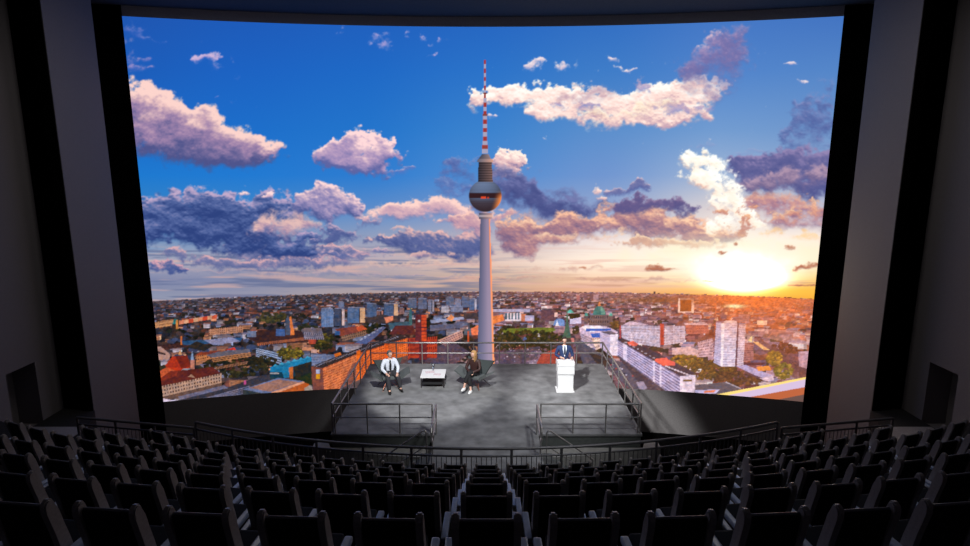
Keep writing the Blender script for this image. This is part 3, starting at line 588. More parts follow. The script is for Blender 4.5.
poly([(592.6, 314.6)]+[(599+6.2*math.cos(q), 313.6-8*math.sin(q)) for q in np.arange(PI, -.01, -.2)][::1]+[(605.4, 314.6)], (62, 116, 108)); poly([(597.4, 306), (599.2, 300.6), (601, 306)], (236, 130, 60)); poly([(600, 306), (604.5, 310), (605, 314), (601, 314)], (98, 150, 132))
for cx_ in (586, 610.6): poly([(cx_-1.8, 316), (cx_-1.2, 312.6), (cx_+1.2, 312.6), (cx_+1.8, 316)], (84, 160, 146)); rect(cx_-1.8, 316, cx_+1.8, 324, (104, 80, 80))
trees(576, 330, 3, 4, (50, 40, 24), (80, 60, 30)); trees(615, 324, 4, 3, (80, 54, 26), (130, 90, 40))
poly([(579, 328), (584, 325), (600, 325.4), (611, 328), (618, 332), (604, 346), (596, 350), (580, 335)], (206, 176, 196)); poly([(581, 327), (585, 325.2), (600, 325.8), (608, 328.6), (601, 330), (590, 331.6), (586, 330)], (240, 222, 230)); poly([(586, 328.4), (611, 328.4), (611, 330.4), (590, 331), (586, 331.4)], (56, 90, 176)); quadpat([(590, 333.4), (600, 332.6), (600, 337), (592, 337.4)], (44, 82, 170), (70, 100, 180), 4, 1); quadpat([(580, 333), (591, 338), (596, 349), (581, 340)], (184, 160, 180), (106, 88, 108), 8, 3); quadpat([(591, 338), (600, 337), (600, 348), (596, 350)], (226, 190, 176), (128, 90, 90), 5, 3)
poly([(600, 331.6), (611, 330.6), (618, 334), (609.6, 336)], (96, 84, 96)); poly([(600, 331.6), (609.6, 334.6), (609.6, 355.4), (600, 347)], (186, 170, 200)); poly([(609.6, 334.6), (617.8, 333.6), (617.8, 355), (609.6, 355.4)], (228, 212, 228))
poly([(535, 366), (541, 354), (557, 347.6), (560, 350), (563, 366)], (160, 70, 56)); poly([(557, 347.6), (563, 352), (564, 366), (560, 366)], (120, 44, 44))
poly([(574, 342), (580, 340), (604, 356), (622, 362), (664, 394), (636, 394), (606, 368), (584, 366)], (84, 76, 88)); poly([(588, 352), (606, 357), (612, 364), (600, 368)], (60, 48, 44))
for k in range(16): q = r_.random(); x_ = 600+q*50+r_.uniform(-4, 4); rect(x_, 356+q*34, x_+1.6, 357+q*34, r_.choice([(190, 180, 200), (180, 60, 50), (40, 36, 40)]))
quadpat([(620.5, 325), (660, 325.6), (660, 347), (622, 341)], (204, 192, 214), (142, 120, 134), 26, 7, .45, .75); quadpat([(664, 325.6), (684.6, 326), (684.6, 342), (664, 345)], (210, 190, 204), (158, 124, 134), 13, 7, .45, .7); rect(660, 323.6, 664, 345, (178, 62, 40)); rect(619.6, 325.5, 621, 340, (170, 60, 60)); poly([(622, 325), (630, 321), (640, 322.6), (650, 325)], (208, 176, 190))
rect(678, 297.8, 694, 312.5, (250, 214, 200)); rect(680, 300, 691.6, 311.5, (140, 72, 22)); rect(692, 301, 694, 313, (255, 226, 210))
quadpat([(685, 324), (708, 325), (709, 333), (686, 334)], (186, 98, 74), (150, 72, 56), 12, 3); poly([(684, 323), (704, 321.6), (709, 325), (685, 325)], (226, 180, 180))
poly([(672, 348), (690, 346), (698, 350), (699, 357), (686, 357), (672, 354)], (206, 164, 160)); quadpat([(697, 342), (713, 338), (713, 356), (699, 357)], (212, 170, 176), (120, 80, 84), 9, 6)
trees(685, 362, 20, 7, (92, 72, 26), (168, 116, 34), 160); trees(712, 370, 26, 10, (72, 54, 24), (126, 86, 30), 260); trees(740, 378, 26, 8, (66, 44, 26), (104, 66, 30), 190); trees(775, 352, 6, 4, (90, 50, 24), (120, 70, 26)); trees(783, 349, 14, 5, (80, 44, 24), (120, 66, 28))
poly([(694, 385), (726, 381.6), (741, 388), (724, 397), (694, 396)], (84, 78, 86)); poly([(695, 390), (720, 389), (716, 393), (695, 395)], (180, 178, 220)); poly([(704, 390.6), (716, 389.6), (714, 392), (704, 392.6)], (220, 120, 80)); poly([(726, 381.4), (741, 388), (740, 388.8), (725, 382.2)], (170, 160, 170))
# long white slab block
poly([(617, 339.4), (622, 337.6), (650, 349), (696, 373.4), (680, 376)], (70, 52, 56)); poly([(627, 342), (633, 340.6), (638, 343.6), (636, 346), (629, 345)], (226, 96, 76)); poly([(655, 358.6), (666, 357.4), (668, 359.4), (675, 362), (675, 365), (663, 366), (655, 361)], (232, 92, 70))
for k in range(9): poly([(664+k*3, 365.6+k*1.15), (666+k*3, 365.2+k*1.15), (668+k*3, 366.6+k*1.15), (666+k*3, 367+k*1.15)], (220, 200, 210))
for k in range(8): poly([(624+k*4, 342+k*2.2), (626+k*4, 341.8+k*2.2), (627+k*4, 343+k*2.2)], (200, 190, 210))
quadpat([(617, 339.4), (680, 376), (680, 402), (617, 356)], (196, 184, 222), (84, 78, 112), 1, 8, 1, .5); quadpat([(617, 339.4), (680, 376), (680, 402), (617, 356)], (190, 178, 216), (84, 78, 112), 60, 8, .2, .5, a=.4)
for (a_, b_) in ((623, 627), (653, 655), (659.5, 661.4), (616.8, 618)):
    f_ = lambda x: 339.4+(x-617)*36.6/63
    g2 = lambda x: 356+(x-617)*46/63
    poly([(a_, f_(a_)), (b_, f_(b_)), (b_, g2(b_)), (a_, g2(a_))], (214, 202, 230))
poly([(679.6, 376), (695.4, 374.6), (694, 398), (679.6, 398)], (222, 206, 224)); rect(683, 379.6, 692, 381.4, (120, 92, 50))
poly([(617, 356), (617.8, 355), (680, 401), (664, 402), (640, 384)], (64, 52, 58), .8); poly([(636, 382), (643, 381), (647, 388), (640, 391)], (180, 172, 206), .6)
# white tower block and its neighbours
quadpat([(744, 342), (753.6, 344), (753, 360), (743, 362)], (166, 106, 98), (106, 62, 62), 6, 8, .5, .5)
quadpat([(716, 321.6), (724, 323), (721, 366), (713.4, 362.4)], (192, 188, 224), (150, 140, 180), 7, 18, .5, .5); quadpat([(724, 322), (737, 322), (734.6, 366.4), (721, 366)], (216, 208, 230), (160, 146, 176), 9, 18, .5, .45); poly([(737, 322.6), (739, 324), (736.6, 366), (734.6, 366.4)], (92, 62, 70)); quadpat([(738.6, 324), (745.6, 325), (743, 364.6), (736.6, 366)], (212, 192, 206), (150, 120, 140), 6, 18, .5, .45); poly([(724, 321), (727, 320), (736, 320.6), (737, 322.6), (724, 323)], (236, 220, 226)); rect(716, 320.8, 724, 322.4, (150, 110, 130))
poly([(721, 323), (724.4, 322.6), (722.6, 366), (720.4, 366)], (238, 232, 246))
poly([(736, 366), (745, 364.6), (772, 375), (773, 381), (765, 380)], (178, 164, 204)); poly([(745, 371), (768, 380), (768, 382), (744, 373)], (90, 60, 60)); poly([(756, 366.6), (769, 365.6), (771, 370), (758, 371)], (238, 140, 50)); poly([(760, 378), (773, 375), (774, 380), (765, 381)], (220, 190, 200))
poly([(755, 336), (762, 340), (792, 356), (812, 368), (812, 392), (786, 372), (765, 352)], (106, 66, 60), .75)
for k in range(5): poly([(786+k*3, 362), (812, 378+k*2-k*3), (812, 378.6+k*2-k*3), (786.6+k*3, 362)], (60, 36, 36))
poly([(758, 328), (786, 330), (812, 336), (812, 345), (790, 343), (758, 336)], (212, 160, 160), .45); rect(757, 320.6, 767, 325, (255, 220, 190)); poly([(748, 340), (752, 335), (752, 342)], (255, 226, 150)); poly([(752, 341), (758, 342), (770, 350), (764, 350)], (252, 180, 110))
poly([(798, 352), (812, 350), (812, 370), (799, 366)], (200, 160, 176), .8)
trees(774, 358, 7.5, 7, (98, 74, 24), (176, 128, 40), 90); trees(783, 371, 9, 8, (84, 74, 24), (150, 120, 44), 110)
# distant haze and the warm veil below the sun
hz = np.exp(-np.clip(YY-HZ, 0, 99)/9.0)*below*.68
blend(np.array((160, 108, 100), np.float32), hz*sst(380, 560, XX)); blend(np.array((74, 68, 80), np.float32), hz*(1-sst(380, 560, XX))*1.0)
blend(np.array((120, 72, 30), np.float32), np.exp(-(((XX-655)/50)**2+((YY-300)/3.2)**2))*.6*below)
rect(678.5, 298.5, 680, 312.5, (250, 214, 200)); rect(680, 300, 691.6, 311.5, (140, 72, 22))
fl = np.exp(-(((XX-752)/62)**2+((YY-298)/15)**2))*below
blend(np.array((248, 112, 28), np.float32), np.clip(fl*.85, 0, 1)); blend(np.array((242, 120, 60), np.float32), np.exp(-(((XX-770)/70)**2+((YY-318)/24)**2))*below*.4)
blend(np.array((255, 240, 170), np.float32), np.clip(np.exp(-(((XX-735)/9)**2+((YY-306)/1.6)**2))*1.2, 0, 1))
# photographic grit over the whole city, darker towards the left foreground
grit = .86+.3*N4+.2*(fbm(XX/1.5, YY/1.2, 3, 41.0)-.5)*2; warmth = (fbm(XX/2.6, YY/1.7, 3, 55.0)-.5)
dkn = 1.05-.17*(1-sst(380, 600, XX))*below; rgt = sst(520, 700, XX)*below
m3_ = below[..., None]
cv[:] = cv*(1-m3_)+np.clip(cv*(grit*dkn)[..., None]+warmth[..., None]*np.array((46, 14, -18), np.float32), 0, 255)*m3_
blend(np.array((226, 150, 150), np.float32), rgt*.16)
# parapet in the lower right corner
poly([(716, 396.4), (812, 376.8), (812, 386), (742, 399)], (220, 196, 226)); poly([(704, 396.5), (812, 375.6), (812, 377.6), (716, 397.4)], (255, 222, 130)); poly([(735, 399.5), (812, 385.5), (812, 393), (765, 402)], (196, 104, 66)); poly([(765, 402), (812, 392.6), (812, 406)], (112, 84, 78))
# ---------------- television tower
def hband(y0, y1, xa, xb, f): # horizontal shading across
    m_ = (YY >= y0) & (YY < y1); tt = (YY-y0)/(y1-y0); L = xa[0]*(1-tt)+xa[1]*tt; R = xb[0]*(1-tt)+xb[1]*tt
    m_ &= (XX >= L) & (XX <= R); u = (XX-L)/(R-L); cv[m_] = f(u[m_], YY[m_])
lerp = lambda a, b, t_: np.array(a, np.float32)*(1-t_[..., None])+np.array(b, np.float32)*t_[..., None]
def shaft(u, y):
    c = lerp((84, 88, 118), (150, 134, 160), np.clip(u*1.5, 0, 1)); e = sst(.84, .93, u)[..., None]
    return c*(1-e)+np.array((255, 150, 96), np.float32)*e+((y-220)/150*12)[..., None]
hband(213, 364, (480.2, 477.4), (489.6, 494.2), shaft)
hband(213, 219, (478.6, 478.6), (491.6, 491.6), lambda u, y: lerp((70, 74, 96), (190, 150, 150), u)); hband(215, 216.6, (478, 478), (492, 492), lambda u, y: lerp((150, 150, 170), (230, 180, 160), u))
dx, dy = (XX-485.0)/16.8, (YY-195.6)/16.4; rr = dx*dx+dy*dy; m_ = rr < 1
zz = np.sqrt(np.clip(1-rr, 0, 1)); li = np.clip(-dy*.5+zz*.45+.15-dx*.1, 0, 1)
ball = lerp((40, 36, 46), (112, 132, 168), li); ball += (((np.floor((YY)*1.1) % 2) == 0)*8)[..., None]
band = (np.abs(dy+.02-dx*0) < .16); ball = np.where(band[..., None], np.array((52, 30, 34), np.float32), ball)
lowr = sst(.1, .5, dy)[..., None]; ball = ball*(1-lowr*.55)+np.array((64, 44, 48), np.float32)*lowr*.55
rim = (sst(.45, .95, dx*.9+dy*.25)*sst(-.1, .5, dy+.35))[..., None]; ball = ball*(1-rim)+np.array((250, 140, 70), np.float32)*rim
al = (sst(1.0, .9, rr))[..., None]; cv[:] = np.where(m_[..., None], cv*(1-al)+ball*al, cv)
rect(481, 196.4, 486, 198.6, (226, 74, 40)); rect(487, 197, 489, 198.4, (190, 60, 40))
hband(160, 182, (478.2, 477.6), (491.6, 492.6), lambda u, y: lerp((54, 50, 60), (136, 104, 98), u)*(.72+.3*((np.floor(y*.8) % 2)[..., None])))
hband(159, 162, (477.6, 476.6), (492.4, 493), lambda u, y: lerp((96, 98, 116), (216, 160, 140), u)); hband(153.6, 159, (482, 478), (488, 491), lambda u, y: lerp((70, 72, 88), (150, 126, 124), u))
for i in range(22):
    ya = 60+i*4.25; wd = .8+(ya-60)*.012+(.5 if ya > 114 else 0)+(.7 if ya > 144 else 0)
    rect(485-wd, ya, 485+wd, ya+4.3, (164, 56, 50) if i % 2 == 0 else (168, 164, 190))
rect(483, 92.5, 487, 94, (120, 60, 60)); rect(482.6, 114, 487.4, 116, (130, 66, 60)); rect(482.6, 146, 487.4, 149, (150, 66, 56)); rect(485.4, 60, 486.6, 150, (120, 50, 50)) if False else None

# sharpen a little, then contrast noise grain
cv[:] = np.clip(cv, 0, 255)
lin = cv/255.0; lin = np.where(lin <= .04045, lin/12.92, ((lin+.055)/1.055)**2.4)
lin *= (1+.08*sst(.7, 1.0, lin.max(-1)))[..., None]
lin *= (1+5.0*np.clip(sun, 0, 1)*(YY < HZ))[..., None]
# ---- screen surface
NX, NY = 1000, 560
a1 = math.asin(WS/RS); A = np.linspace(-a1, a1, NX); Z = np.linspace(ZB, ZT, NY)
AA, ZZ = np.meshgrid(A, Z); VX = XR+RS*np.sin(AA); VY = YS0+RS*np.cos(AA); VZ = ZZ
pp = math.radians(10.9); dpt = VY*math.cos(pp)-(VZ-CAMZ)*math.sin(pp); upc = VY*math.sin(pp)+(VZ-CAMZ)*math.cos(pp)
U = (486.5+603*VX/dpt-CX0)*S; V = (273-603*upc/dpt-CY0)*S     # where each surface point reads the painted picture
U = np.clip(U-.5, 0, CW*S-2.01); V = np.clip(V-.5, 0, CH*S-2.01); ui = U.astype(int); vi = V.astype(int); fu = (U-ui)[..., None]; fv = (V-vi)[..., None]
colr = (lin[vi, ui]*(1-fu)+lin[vi, ui+1]*fu)*(1-fv)+(lin[vi+1, ui]*(1-fu)+lin[vi+1, ui+1]*fu)*fv
me = bpy.data.meshes.new('picture_surface')
nv = NX*NY; idx = np.arange(nv).reshape(NY, NX)
quads = np.stack([idx[:-1, :-1], idx[:-1, 1:], idx[1:, 1:], idx[1:, :-1]], -1).reshape(-1, 4)
me.vertices.add(nv); me.vertices.foreach_set('co', np.stack([VX, VY, VZ], -1).astype(np.float32).ravel())
me.loops.add(quads.size); me.loops.foreach_set('vertex_index', quads.astype(np.int32).ravel())
me.polygons.add(len(quads)); me.polygons.foreach_set('loop_start', np.arange(0, quads.size, 4, dtype=np.int32)); me.polygons.foreach_set('loop_total', np.full(len(quads), 4, np.int32))
me.update()
ca = me.color_attributes.new('picture', 'FLOAT_COLOR', 'POINT')
ca.data.foreach_set('color', np.concatenate([colr, np.ones(colr.shape[:2]+(1,))], -1).astype(np.float32).ravel())
pm = bpy.data.materials.new('projected_city_picture'); pm.use_nodes = True; nt = pm.node_tree; nt.nodes.clear()
out = nt.nodes.new('ShaderNodeOutputMaterial'); em = nt.nodes.new('ShaderNodeEmission'); at = nt.nodes.new('ShaderNodeAttribute'); at.attribute_name = 'picture'
nt.links.new(at.outputs['Color'], em.inputs['Color']); nt.links.new(em.outputs[0], out.inputs['Surface']); em.inputs['Strength'].default_value = 1.0
try: pm.cycles.emission_sampling = 'FRONT_BACK'
except Exception: pass
me.materials.append(pm)
scr = thing('cinema_screen', 'giant curved cinema screen showing a city and television tower at sunset', 'screen', (XR, DS, ZB))
so = bpy.data.objects.new('picture_surface', me); C.objects.link(so); so.parent = scr; so.location = (-XR, -DS, -ZB)
bm = bmesh.new(); f = s_arc(48, r=RS+.03); b = s_arc(48, r=RS+.12); g_ = []
for (a, c) in zip(f, b):
    g_.append([bm.verts.new((a[0]-XR, a[1]-DS, 0)), bm.verts.new((a[0]-XR, a[1]-DS, ZT-ZB)), bm.verts.new((c[0]-XR, c[1]-DS, ZT-ZB)), bm.verts.new((c[0]-XR, c[1]-DS, 0))])
for p_, q_ in zip(g_, g_[1:]):
    for k in range(4): bm.faces.new((p_[k], q_[k], q_[(k+1) % 4], p_[(k+1) % 4]))
obj('backing_panel', bm, M['wall_dark'], scr)
del cv, lin, colr, XX, YY, N1, N2, N3, N4

# ================================================================== STAGE
stg = thing('stage_platform', 'raised grey carpeted stage platform in front of the big screen', 'stage', (0, 18, 0))
Yb, Yf, Xs, Xc = 21.12, 15.38, 4.27, 1.42
bm = bmesh.new()
add_prism(bm, [(-Xs, Yf-18), (-Xc, Yf-18), (-Xc, 13.3-18), (Xc, 13.3-18), (Xc, Yf-18), (Xs, Yf-18), (Xs, Yb-18), (-Xs, Yb-18)], STAGE_Z-.06, STAGE_Z)
obj('deck', bm, M['stage'], stg)
bm = bmesh.new()
add_prism(bm, [(-Xs+.03, Yf-18+.03), (-Xc+.03, Yf-18+.03), (-Xc+.03, 13.3-18+.03), (Xc-.03, 13.3-18+.03), (Xc-.03, Yf-18+.03), (Xs-.03, Yf-18+.03), (Xs-.03, Yb-18-.03), (-Xs+.03, Yb-18-.03)], PITZ, STAGE_Z-.06)
obj('base', bm, M['stage_side'], stg)
# steps down at both sides of the centre tongue
for sgn, sd in ((-1, 'left'), (1, 'right')):
    st_ = thing('stage_steps', 'short dark steps descending from the %s side of the stage tongue' % sd, 'steps', (sgn*Xc, 14.3, WALKZ), 0)
    for i in range(4):
        zt = STAGE_Z-WALKZ-.18*(i+1)
        if zt <= .02: break
        x0 = sgn*(.02+.28*i); x1 = sgn*(.02+.28*(i+1))
        obj('step', box(x0, x1, -.38, .35, 0.002, zt, .0), M['stage_side'], st_)
    # sloped handrail
    hr = thing('stair_handrail', 'sloping metal handrail of the steps at the %s side of the stage tongue' % sd, 'handrail', (sgn*(Xc+.06), 13.8, WALKZ))
    a_ = px(486.5+sgn*59, 430.6, d=13.8)-Vector((sgn*Xc, 13.8, WALKZ)); a_.x = sgn*.06
    top = a_.z
    P1 = [(sgn*.0, 0, .45), (sgn*.0, 0, top-.06), (sgn*.04, 0, top), (sgn*.1, 0, top-.02), (sgn*1.15, 0, top-.76)]
    obj('handrail_bar', tube(P1, .022), M['stage_rail'], hr)
    obj('handrail_bar', tube([(sgn*.03, 0, top-.42), (sgn*1.1, 0, top-1.12)], .017), M['stage_rail'], hr)
    obj('post', tube([(sgn*1.15, 0, .0), (sgn*1.15, 0, top-.76)], .02), M['stage_rail'], hr)
    obj('post', tube([(sgn*.0, 0, .0), (sgn*.0, 0, .5)], .02), M['stage_rail'], hr)

def railing(name, label, pts, base_z, height, n_sp, mid, m, pr=.022, tr=.03, group=None, base_drop=0):
    """posts, top bar and one middle bar along a straight run"""
    a, b = Vector((*pts[0], base_z)), Vector((*pts[1], base_z)); o = thing(name, label, 'railing', a, 0, group)
    d = b-a
    obj('top_bar', tube([(0, 0, height), (d.x, d.y, height)], tr), m, o)
    obj('middle_bar', tube([(0, 0, mid), (d.x, d.y, mid)], pr*.85), m, o)
    for i in range(n_sp+1):
        q = d*(i/n_sp)
        obj('post', tube([(q.x, q.y, -base_drop), (q.x, q.y, height)], pr), m, o)
    return o
RH, RM = .86, .47
railing('stage_railing', 'steel railing along the back edge of the stage', ((-Xs+.04, Yb-.06), (Xs-.04, Yb-.06)), STAGE_Z, .82, 9, .43, M['stage_rail'])
for sgn, sd in ((-1, 'left'), (1, 'right')):
    railing('stage_railing', 'steel railing along the %s side edge of the stage' % sd, ((sgn*(Xs-.06), Yf+.05), (sgn*(Xs-.06), Yb-.14)), STAGE_Z, RH, 6, RM, M['stage_rail'])
    railing('stage_railing', 'dark railing across the %s front edge of the stage' % sd, ((sgn*(Xs-.12), Yf+.05), (sgn*(Xc+.06), Yf+.05)), STAGE_Z, RH, 3, RM, M['stage_rail'])
    o = railing('stage_railing', 'short railing running forward along the %s side of the stage tongue' % sd, ((sgn*(Xc-.05), Yf-.02), (sgn*(Xc-.05), 14.2)), STAGE_Z, RH, 1, RM, M['stage_rail'])
    obj('end_loop', tube([(0, 14.2-Yf+.02, RH), (0, 14.0-Yf, RH-.02), (0, 13.93-Yf, RH-.1), (0, 13.93-Yf, RM+.08), (0, 14.0-Yf, RM), (0, 14.2-Yf+.02, RM)], .022), M['stage_rail'], o)

# ---- audience guard rails
def guard(name, label, pts, zt, base, n_post):
    """pts plan polyline; posts at equal spacing, baluster bays between the posts"""
    P = [Vector(p) for p in pts]; o = thing(name, label, 'railing', (P[0].x, P[0].y, base)); O = Vector((P[0].x, P[0].y))
    L = [0]
    for a, b in zip(P, P[1:]): L.append(L[-1]+(b-a).length)
    def at_(s):
        for i in range(len(P)-1):
            if s <= L[i+1]+1e-6: return P[i].lerp(P[i+1], (s-L[i])/(L[i+1]-L[i]))-O
        return P[-1]-O
    H = zt-base; tot = L[-1]; ns = max(24, len(P)*2)
    obj('handrail', tube([(*at_(tot*i/ns), H) for i in range(ns+1)], .035), M['rail'], o, True)
    obj('middle_bar', tube([(*at_(tot*i/ns), H-.19) for i in range(ns+1)], .026), M['rail'], o, True)
    obj('bottom_bar', tube([(*at_(tot*i/ns), .07) for i in range(ns+1)], .02), M['rail'], o, True)
    for i in range(n_post+1):
        q = at_(tot*i/n_post); obj('post', tube([(*q, 0), (*q, H)], .033), M['rail'], o)
        if i < n_post:
            bm = bmesh.new(); k = 10; s0, s1 = tot*i/n_post, tot*(i+1)/n_post
            for j in range(1, k):
                q = at_(s0+(s1-s0)*j/k); add_tube(bm, [(*q, .07), (*q, H-.19)], .010, 5)
            obj('baluster_bay', bm, M['rail'], o)
    return o
ZR = CAMZ-6.72
guard('guard_railing', 'long curved dark guard railing in front of the first seat row', [(x, yarc(13.1, x)) for x in np.linspace(-7.5, 7.5, 31)], ZR, GZ, 13)
pL = px(77, 417.5, h=6.85); pL2 = px(194, 428, h=6.85)
guard('guard_railing', 'straight railing section at the left end beside the grey side wall', [(pL.x, pL.y), (pL2.x, pL2.y)], CAMZ-6.85, GZ, 3)
pR = px(893, 418.5, h=6.85); pR2 = px(782, 428, h=6.85)
guard('guard_railing', 'straight railing section at the right end beside the grey side wall', [(pR.x, pR.y), (pR2.x, pR2.y)], CAMZ-6.85, GZ, 3)

# ================================================================== STAGE FURNITURE
def shell(bm, pts, th):
    """thin bent slab from a grid of points (rows), thickened along the normals"""
    rows = [[bm.verts.new(p) for p in r] for r in pts]
    fs = []
    for a, b in zip(rows, rows[1:]):
        for k in range(len(a)-1): fs.append(bm.faces.new((a[k], a[k+1], b[k+1], b[k])))
    bmesh.ops.recalc_face_normals(bm, faces=fs)
    bmesh.ops.solidify(bm, geom=fs, thickness=th)
def armchair(label, loc, rz):
    t_ = thing('armchair', label, 'armchair', loc, rz, None)
    # local: sitter looks to -y
    bm = bmesh.new(); add_box(bm, (0, -.02, .38), (.56, .56, .1), Matrix.Rotation(math.radians(-5), 3, 'X'), .03); obj('seat_cushion', bm, M['chairgrey'], t_)
    bm = bmesh.new(); shell(bm, [[(-.26, .2, .36), (0, .25, .36), (.26, .2, .36)], [(-.38, .33, .62), (0, .38, .6), (.38, .33, .62)], [(-.50, .42, .84), (0, .47, .78), (.50, .42, .84)]], .06); obj('backrest', bm, M['chairdark'], t_)
    for s in (-1, 1):
        bm = bmesh.new(); shell(bm, [[(s*.27, -.30, .36), (s*.27, .22, .36)], [(s*.42, -.34, .50), (s*.45, .18, .50)], [(s*.58, -.36, .60), (s*.64, .10, .62)]], .05); obj('side_wing', bm, M['chairgrey'], t_)
    for s in (-1, 1):
        obj('leg', tube([(s*.1, -.05, .33), (s*.30, -.30, .0)], .012), M['copper'], t_); obj('leg', tube([(s*.12, .1, .33), (s*.36, .34, .0)], .012), M['wire'], t_)
    obj('leg_brace', tube([(-.30, -.30, .02), (0, -.05, .2), (.30, -.30, .02)], .009), M['copper'], t_)
    return t_
ca_ = px(390.5, 387, h=7.46); wa_ = px(475.5, 386.5, h=7.46)
CHR1 = math.radians(18); CHR2 = math.radians(-28)
armchair('grey winged armchair the seated man in the white shirt sits in', (ca_.x, ca_.y, STAGE_Z), CHR1)
armchair('grey winged armchair the seated woman in the brown jacket sits in', (wa_.x, wa_.y, STAGE_Z), CHR2)
# coffee table
tp = px(433.5, 384, h=7.46)
t_ = thing('coffee_table', 'low white square coffee table between the two armchairs', 'table', (tp.x, tp.y, STAGE_Z))
obj('table_top', box(-.40, .40, -.36, .40, .34, .38, .008), M['white'], t_)
for sx in (-1, 1):
    for sy in (-1, 1): obj('leg', box(sx*.37-.015, sx*.37+.015, (.02+sy*.35)-.015, (.02+sy*.35)+.015, 0, .34), M['wire'], t_)
obj('lower_frame', box(-.36, .36, -.31, .35, .10, .13, .004), M['black'], t_)
o = obj('paper_sheet', box(-.15, .15, -.1, .1, 0, .004), M['paper']); o.location = (tp.x-.12, tp.y+.1, STAGE_Z+.381); o.rotation_euler = (0, 0, .2); tag(o, 'printed sheet lying on the left of the white coffee table', 'paper')
o = obj('paper_sheet', box(-.12, .12, -.09, .09, 0, .004), M['paper']); o.location = (tp.x+.14, tp.y-.12, STAGE_Z+.381); o.rotation_euler = (0, 0, -.15); tag(o, 'printed sheet lying at the front right of the white coffee table', 'paper')
bm = bmesh.new(); add_tube(bm, [(0, 0, 0), (0, 0, .01), (0, 0, .02), (0, 0, .22)], [.035, .04, .036, .045], 14, True); o = obj('drinking_glass', bm, M['glass'], None, True); o.location = (tp.x-.03, tp.y+.3, STAGE_Z+.381); tag(o, 'clear drinking glass at the back of the white coffee table', 'glass')
# lectern
lp = px(565.5, 392.5, h=7.46)
t_ = thing('lectern', 'white lectern the man in the blue suit stands behind', 'lectern', (lp.x, lp.y+.22, STAGE_Z))
obj('base_plate', box(-.29, .29, -.25, .25, 0, .035, .006), M['white'], t_)
bm = bmesh.new(); add_prism(bm, [(-.245, .035), (.245, .035), (.25, .62), (-.25, .62)], -.19, .19, 1); obj('column', bm, M['white'], t_)
bm = bmesh.new(); add_prism(bm, [(-.22, .61), (.22, .61), (.22, .97), (-.22, .90)], -.27, .27, 0)
obj('desk_box', bm, M['white'], t_)
for s in (-1, 1): obj('side_rim', box(s*.27-.01, s*.27+.01, -.18, .23, .85, 1.0, .004), M['white'], t_)
obj('reading_ledge', box(-.26, .26, -.23, -.2, .88, .93, .004), M['white'], t_)

# ================================================================== PEOPLE
def skinned(name, joints, edges, root, m, parent, sub=2, extra=None):
    """joints: {key: (x, y, z, r)}; grows one smooth surface along the edges"""
    keys = list(joints); ix = {k: i for i, k in enumerate(keys)}
    me = bpy.data.meshes.new(name); me.from_pydata([joints[k][:3] for k in keys], [(ix[a], ix[b]) for a, b in edges], [])
    o = bpy.data.objects.new(name, me); C.objects.link(o)
    md = o.modifiers.new('skin', 'SKIN'); md.use_smooth_shade = True
    me.skin_vertices.new() if not me.skin_vertices else None
    for k in keys:
        v = me.skin_vertices[0].data[ix[k]]; r = joints[k][3]; v.radius = (r, r) if not isinstance(r, tuple) else r; v.use_root = (k == root)
    ms = o.modifiers.new('sub', 'SUBSURF'); ms.levels = sub; ms.render_levels = sub
    dg = bpy.context.evaluated_depsgraph_get(); ev = o.evaluated_get(dg); nm = bpy.data.meshes.new_from_object(ev)
    o.modifiers.clear(); o.data = nm; bpy.data.meshes.remove(me)
    nm.materials.clear(); nm.materials.append(m)
    if extra:
        bm = bmesh.new(); bm.from_mesh(nm); extra(bm); bm.to_mesh(nm); bm.free()
    nm.polygons.foreach_set('use_smooth', [True]*len(nm.polygons)); nm.update()
    o.parent = parent
    return o
def head_into(bm, c, yaw, k=1.0):
    """head with brow, nose, chin and ears; looks to -y before yaw"""
    R = Matrix.Rotation(yaw, 3, 'Z')
    r = bmesh.ops.create_uvsphere(bm, u_segments=20, v_segments=16, radius=1)
    for v in r['verts']:
        x, y, z = v.co
        sx = .075*(1-.22*max(0, -z)); sy = .095*(1-.12*max(0, -z)); X_, Y_, Z_ = x*sx, y*sy, z*.118
        if y < -.6 and abs(x) < .28 and -.35 < z < .2: Y_ -= .022*(1-abs(x)/.28)*(.5-z)      # nose
        if y < -.5 and z > .05 and z < .3 and abs(x) < .5: Y_ += .004                        # eye line
        if z < -.6 and y < 0: Y_ -= .012                                                     # chin
        v.co = Vector(c)+R @ (Vector((X_, Y_, Z_))*k)
    for s in (-1, 1):
        e = bmesh.ops.create_uvsphere(bm, u_segments=8, v_segments=6, radius=1)
        for v in e['verts']: v.co = Vector(c)+R @ (Vector((v.co.x*.010+s*.076, v.co.y*.018+.01, v.co.z*.03-.01))*k)
def face_parts(c, yaw, parent):
    R = Matrix.Rotation(yaw, 3, 'Z')
    for s in (-1, 1):
        bm = bmesh.new(); add_ball(bm, Vector(c)+R @ Vector((s*.03, -.086, .012)), (.010, .007, .007), 8, 6); obj('eye', bm, M['eye'], parent, True)
    bm = bmesh.new(); vs = add_ball(bm, (0, 0, 0), (.024, .007, .008), 8, 6)
    for v in vs: v.co = Vector(c)+R @ (v.co+Vector((0, -.088, -.062)))
    obj('mouth', bm, M['lip'], parent, True)
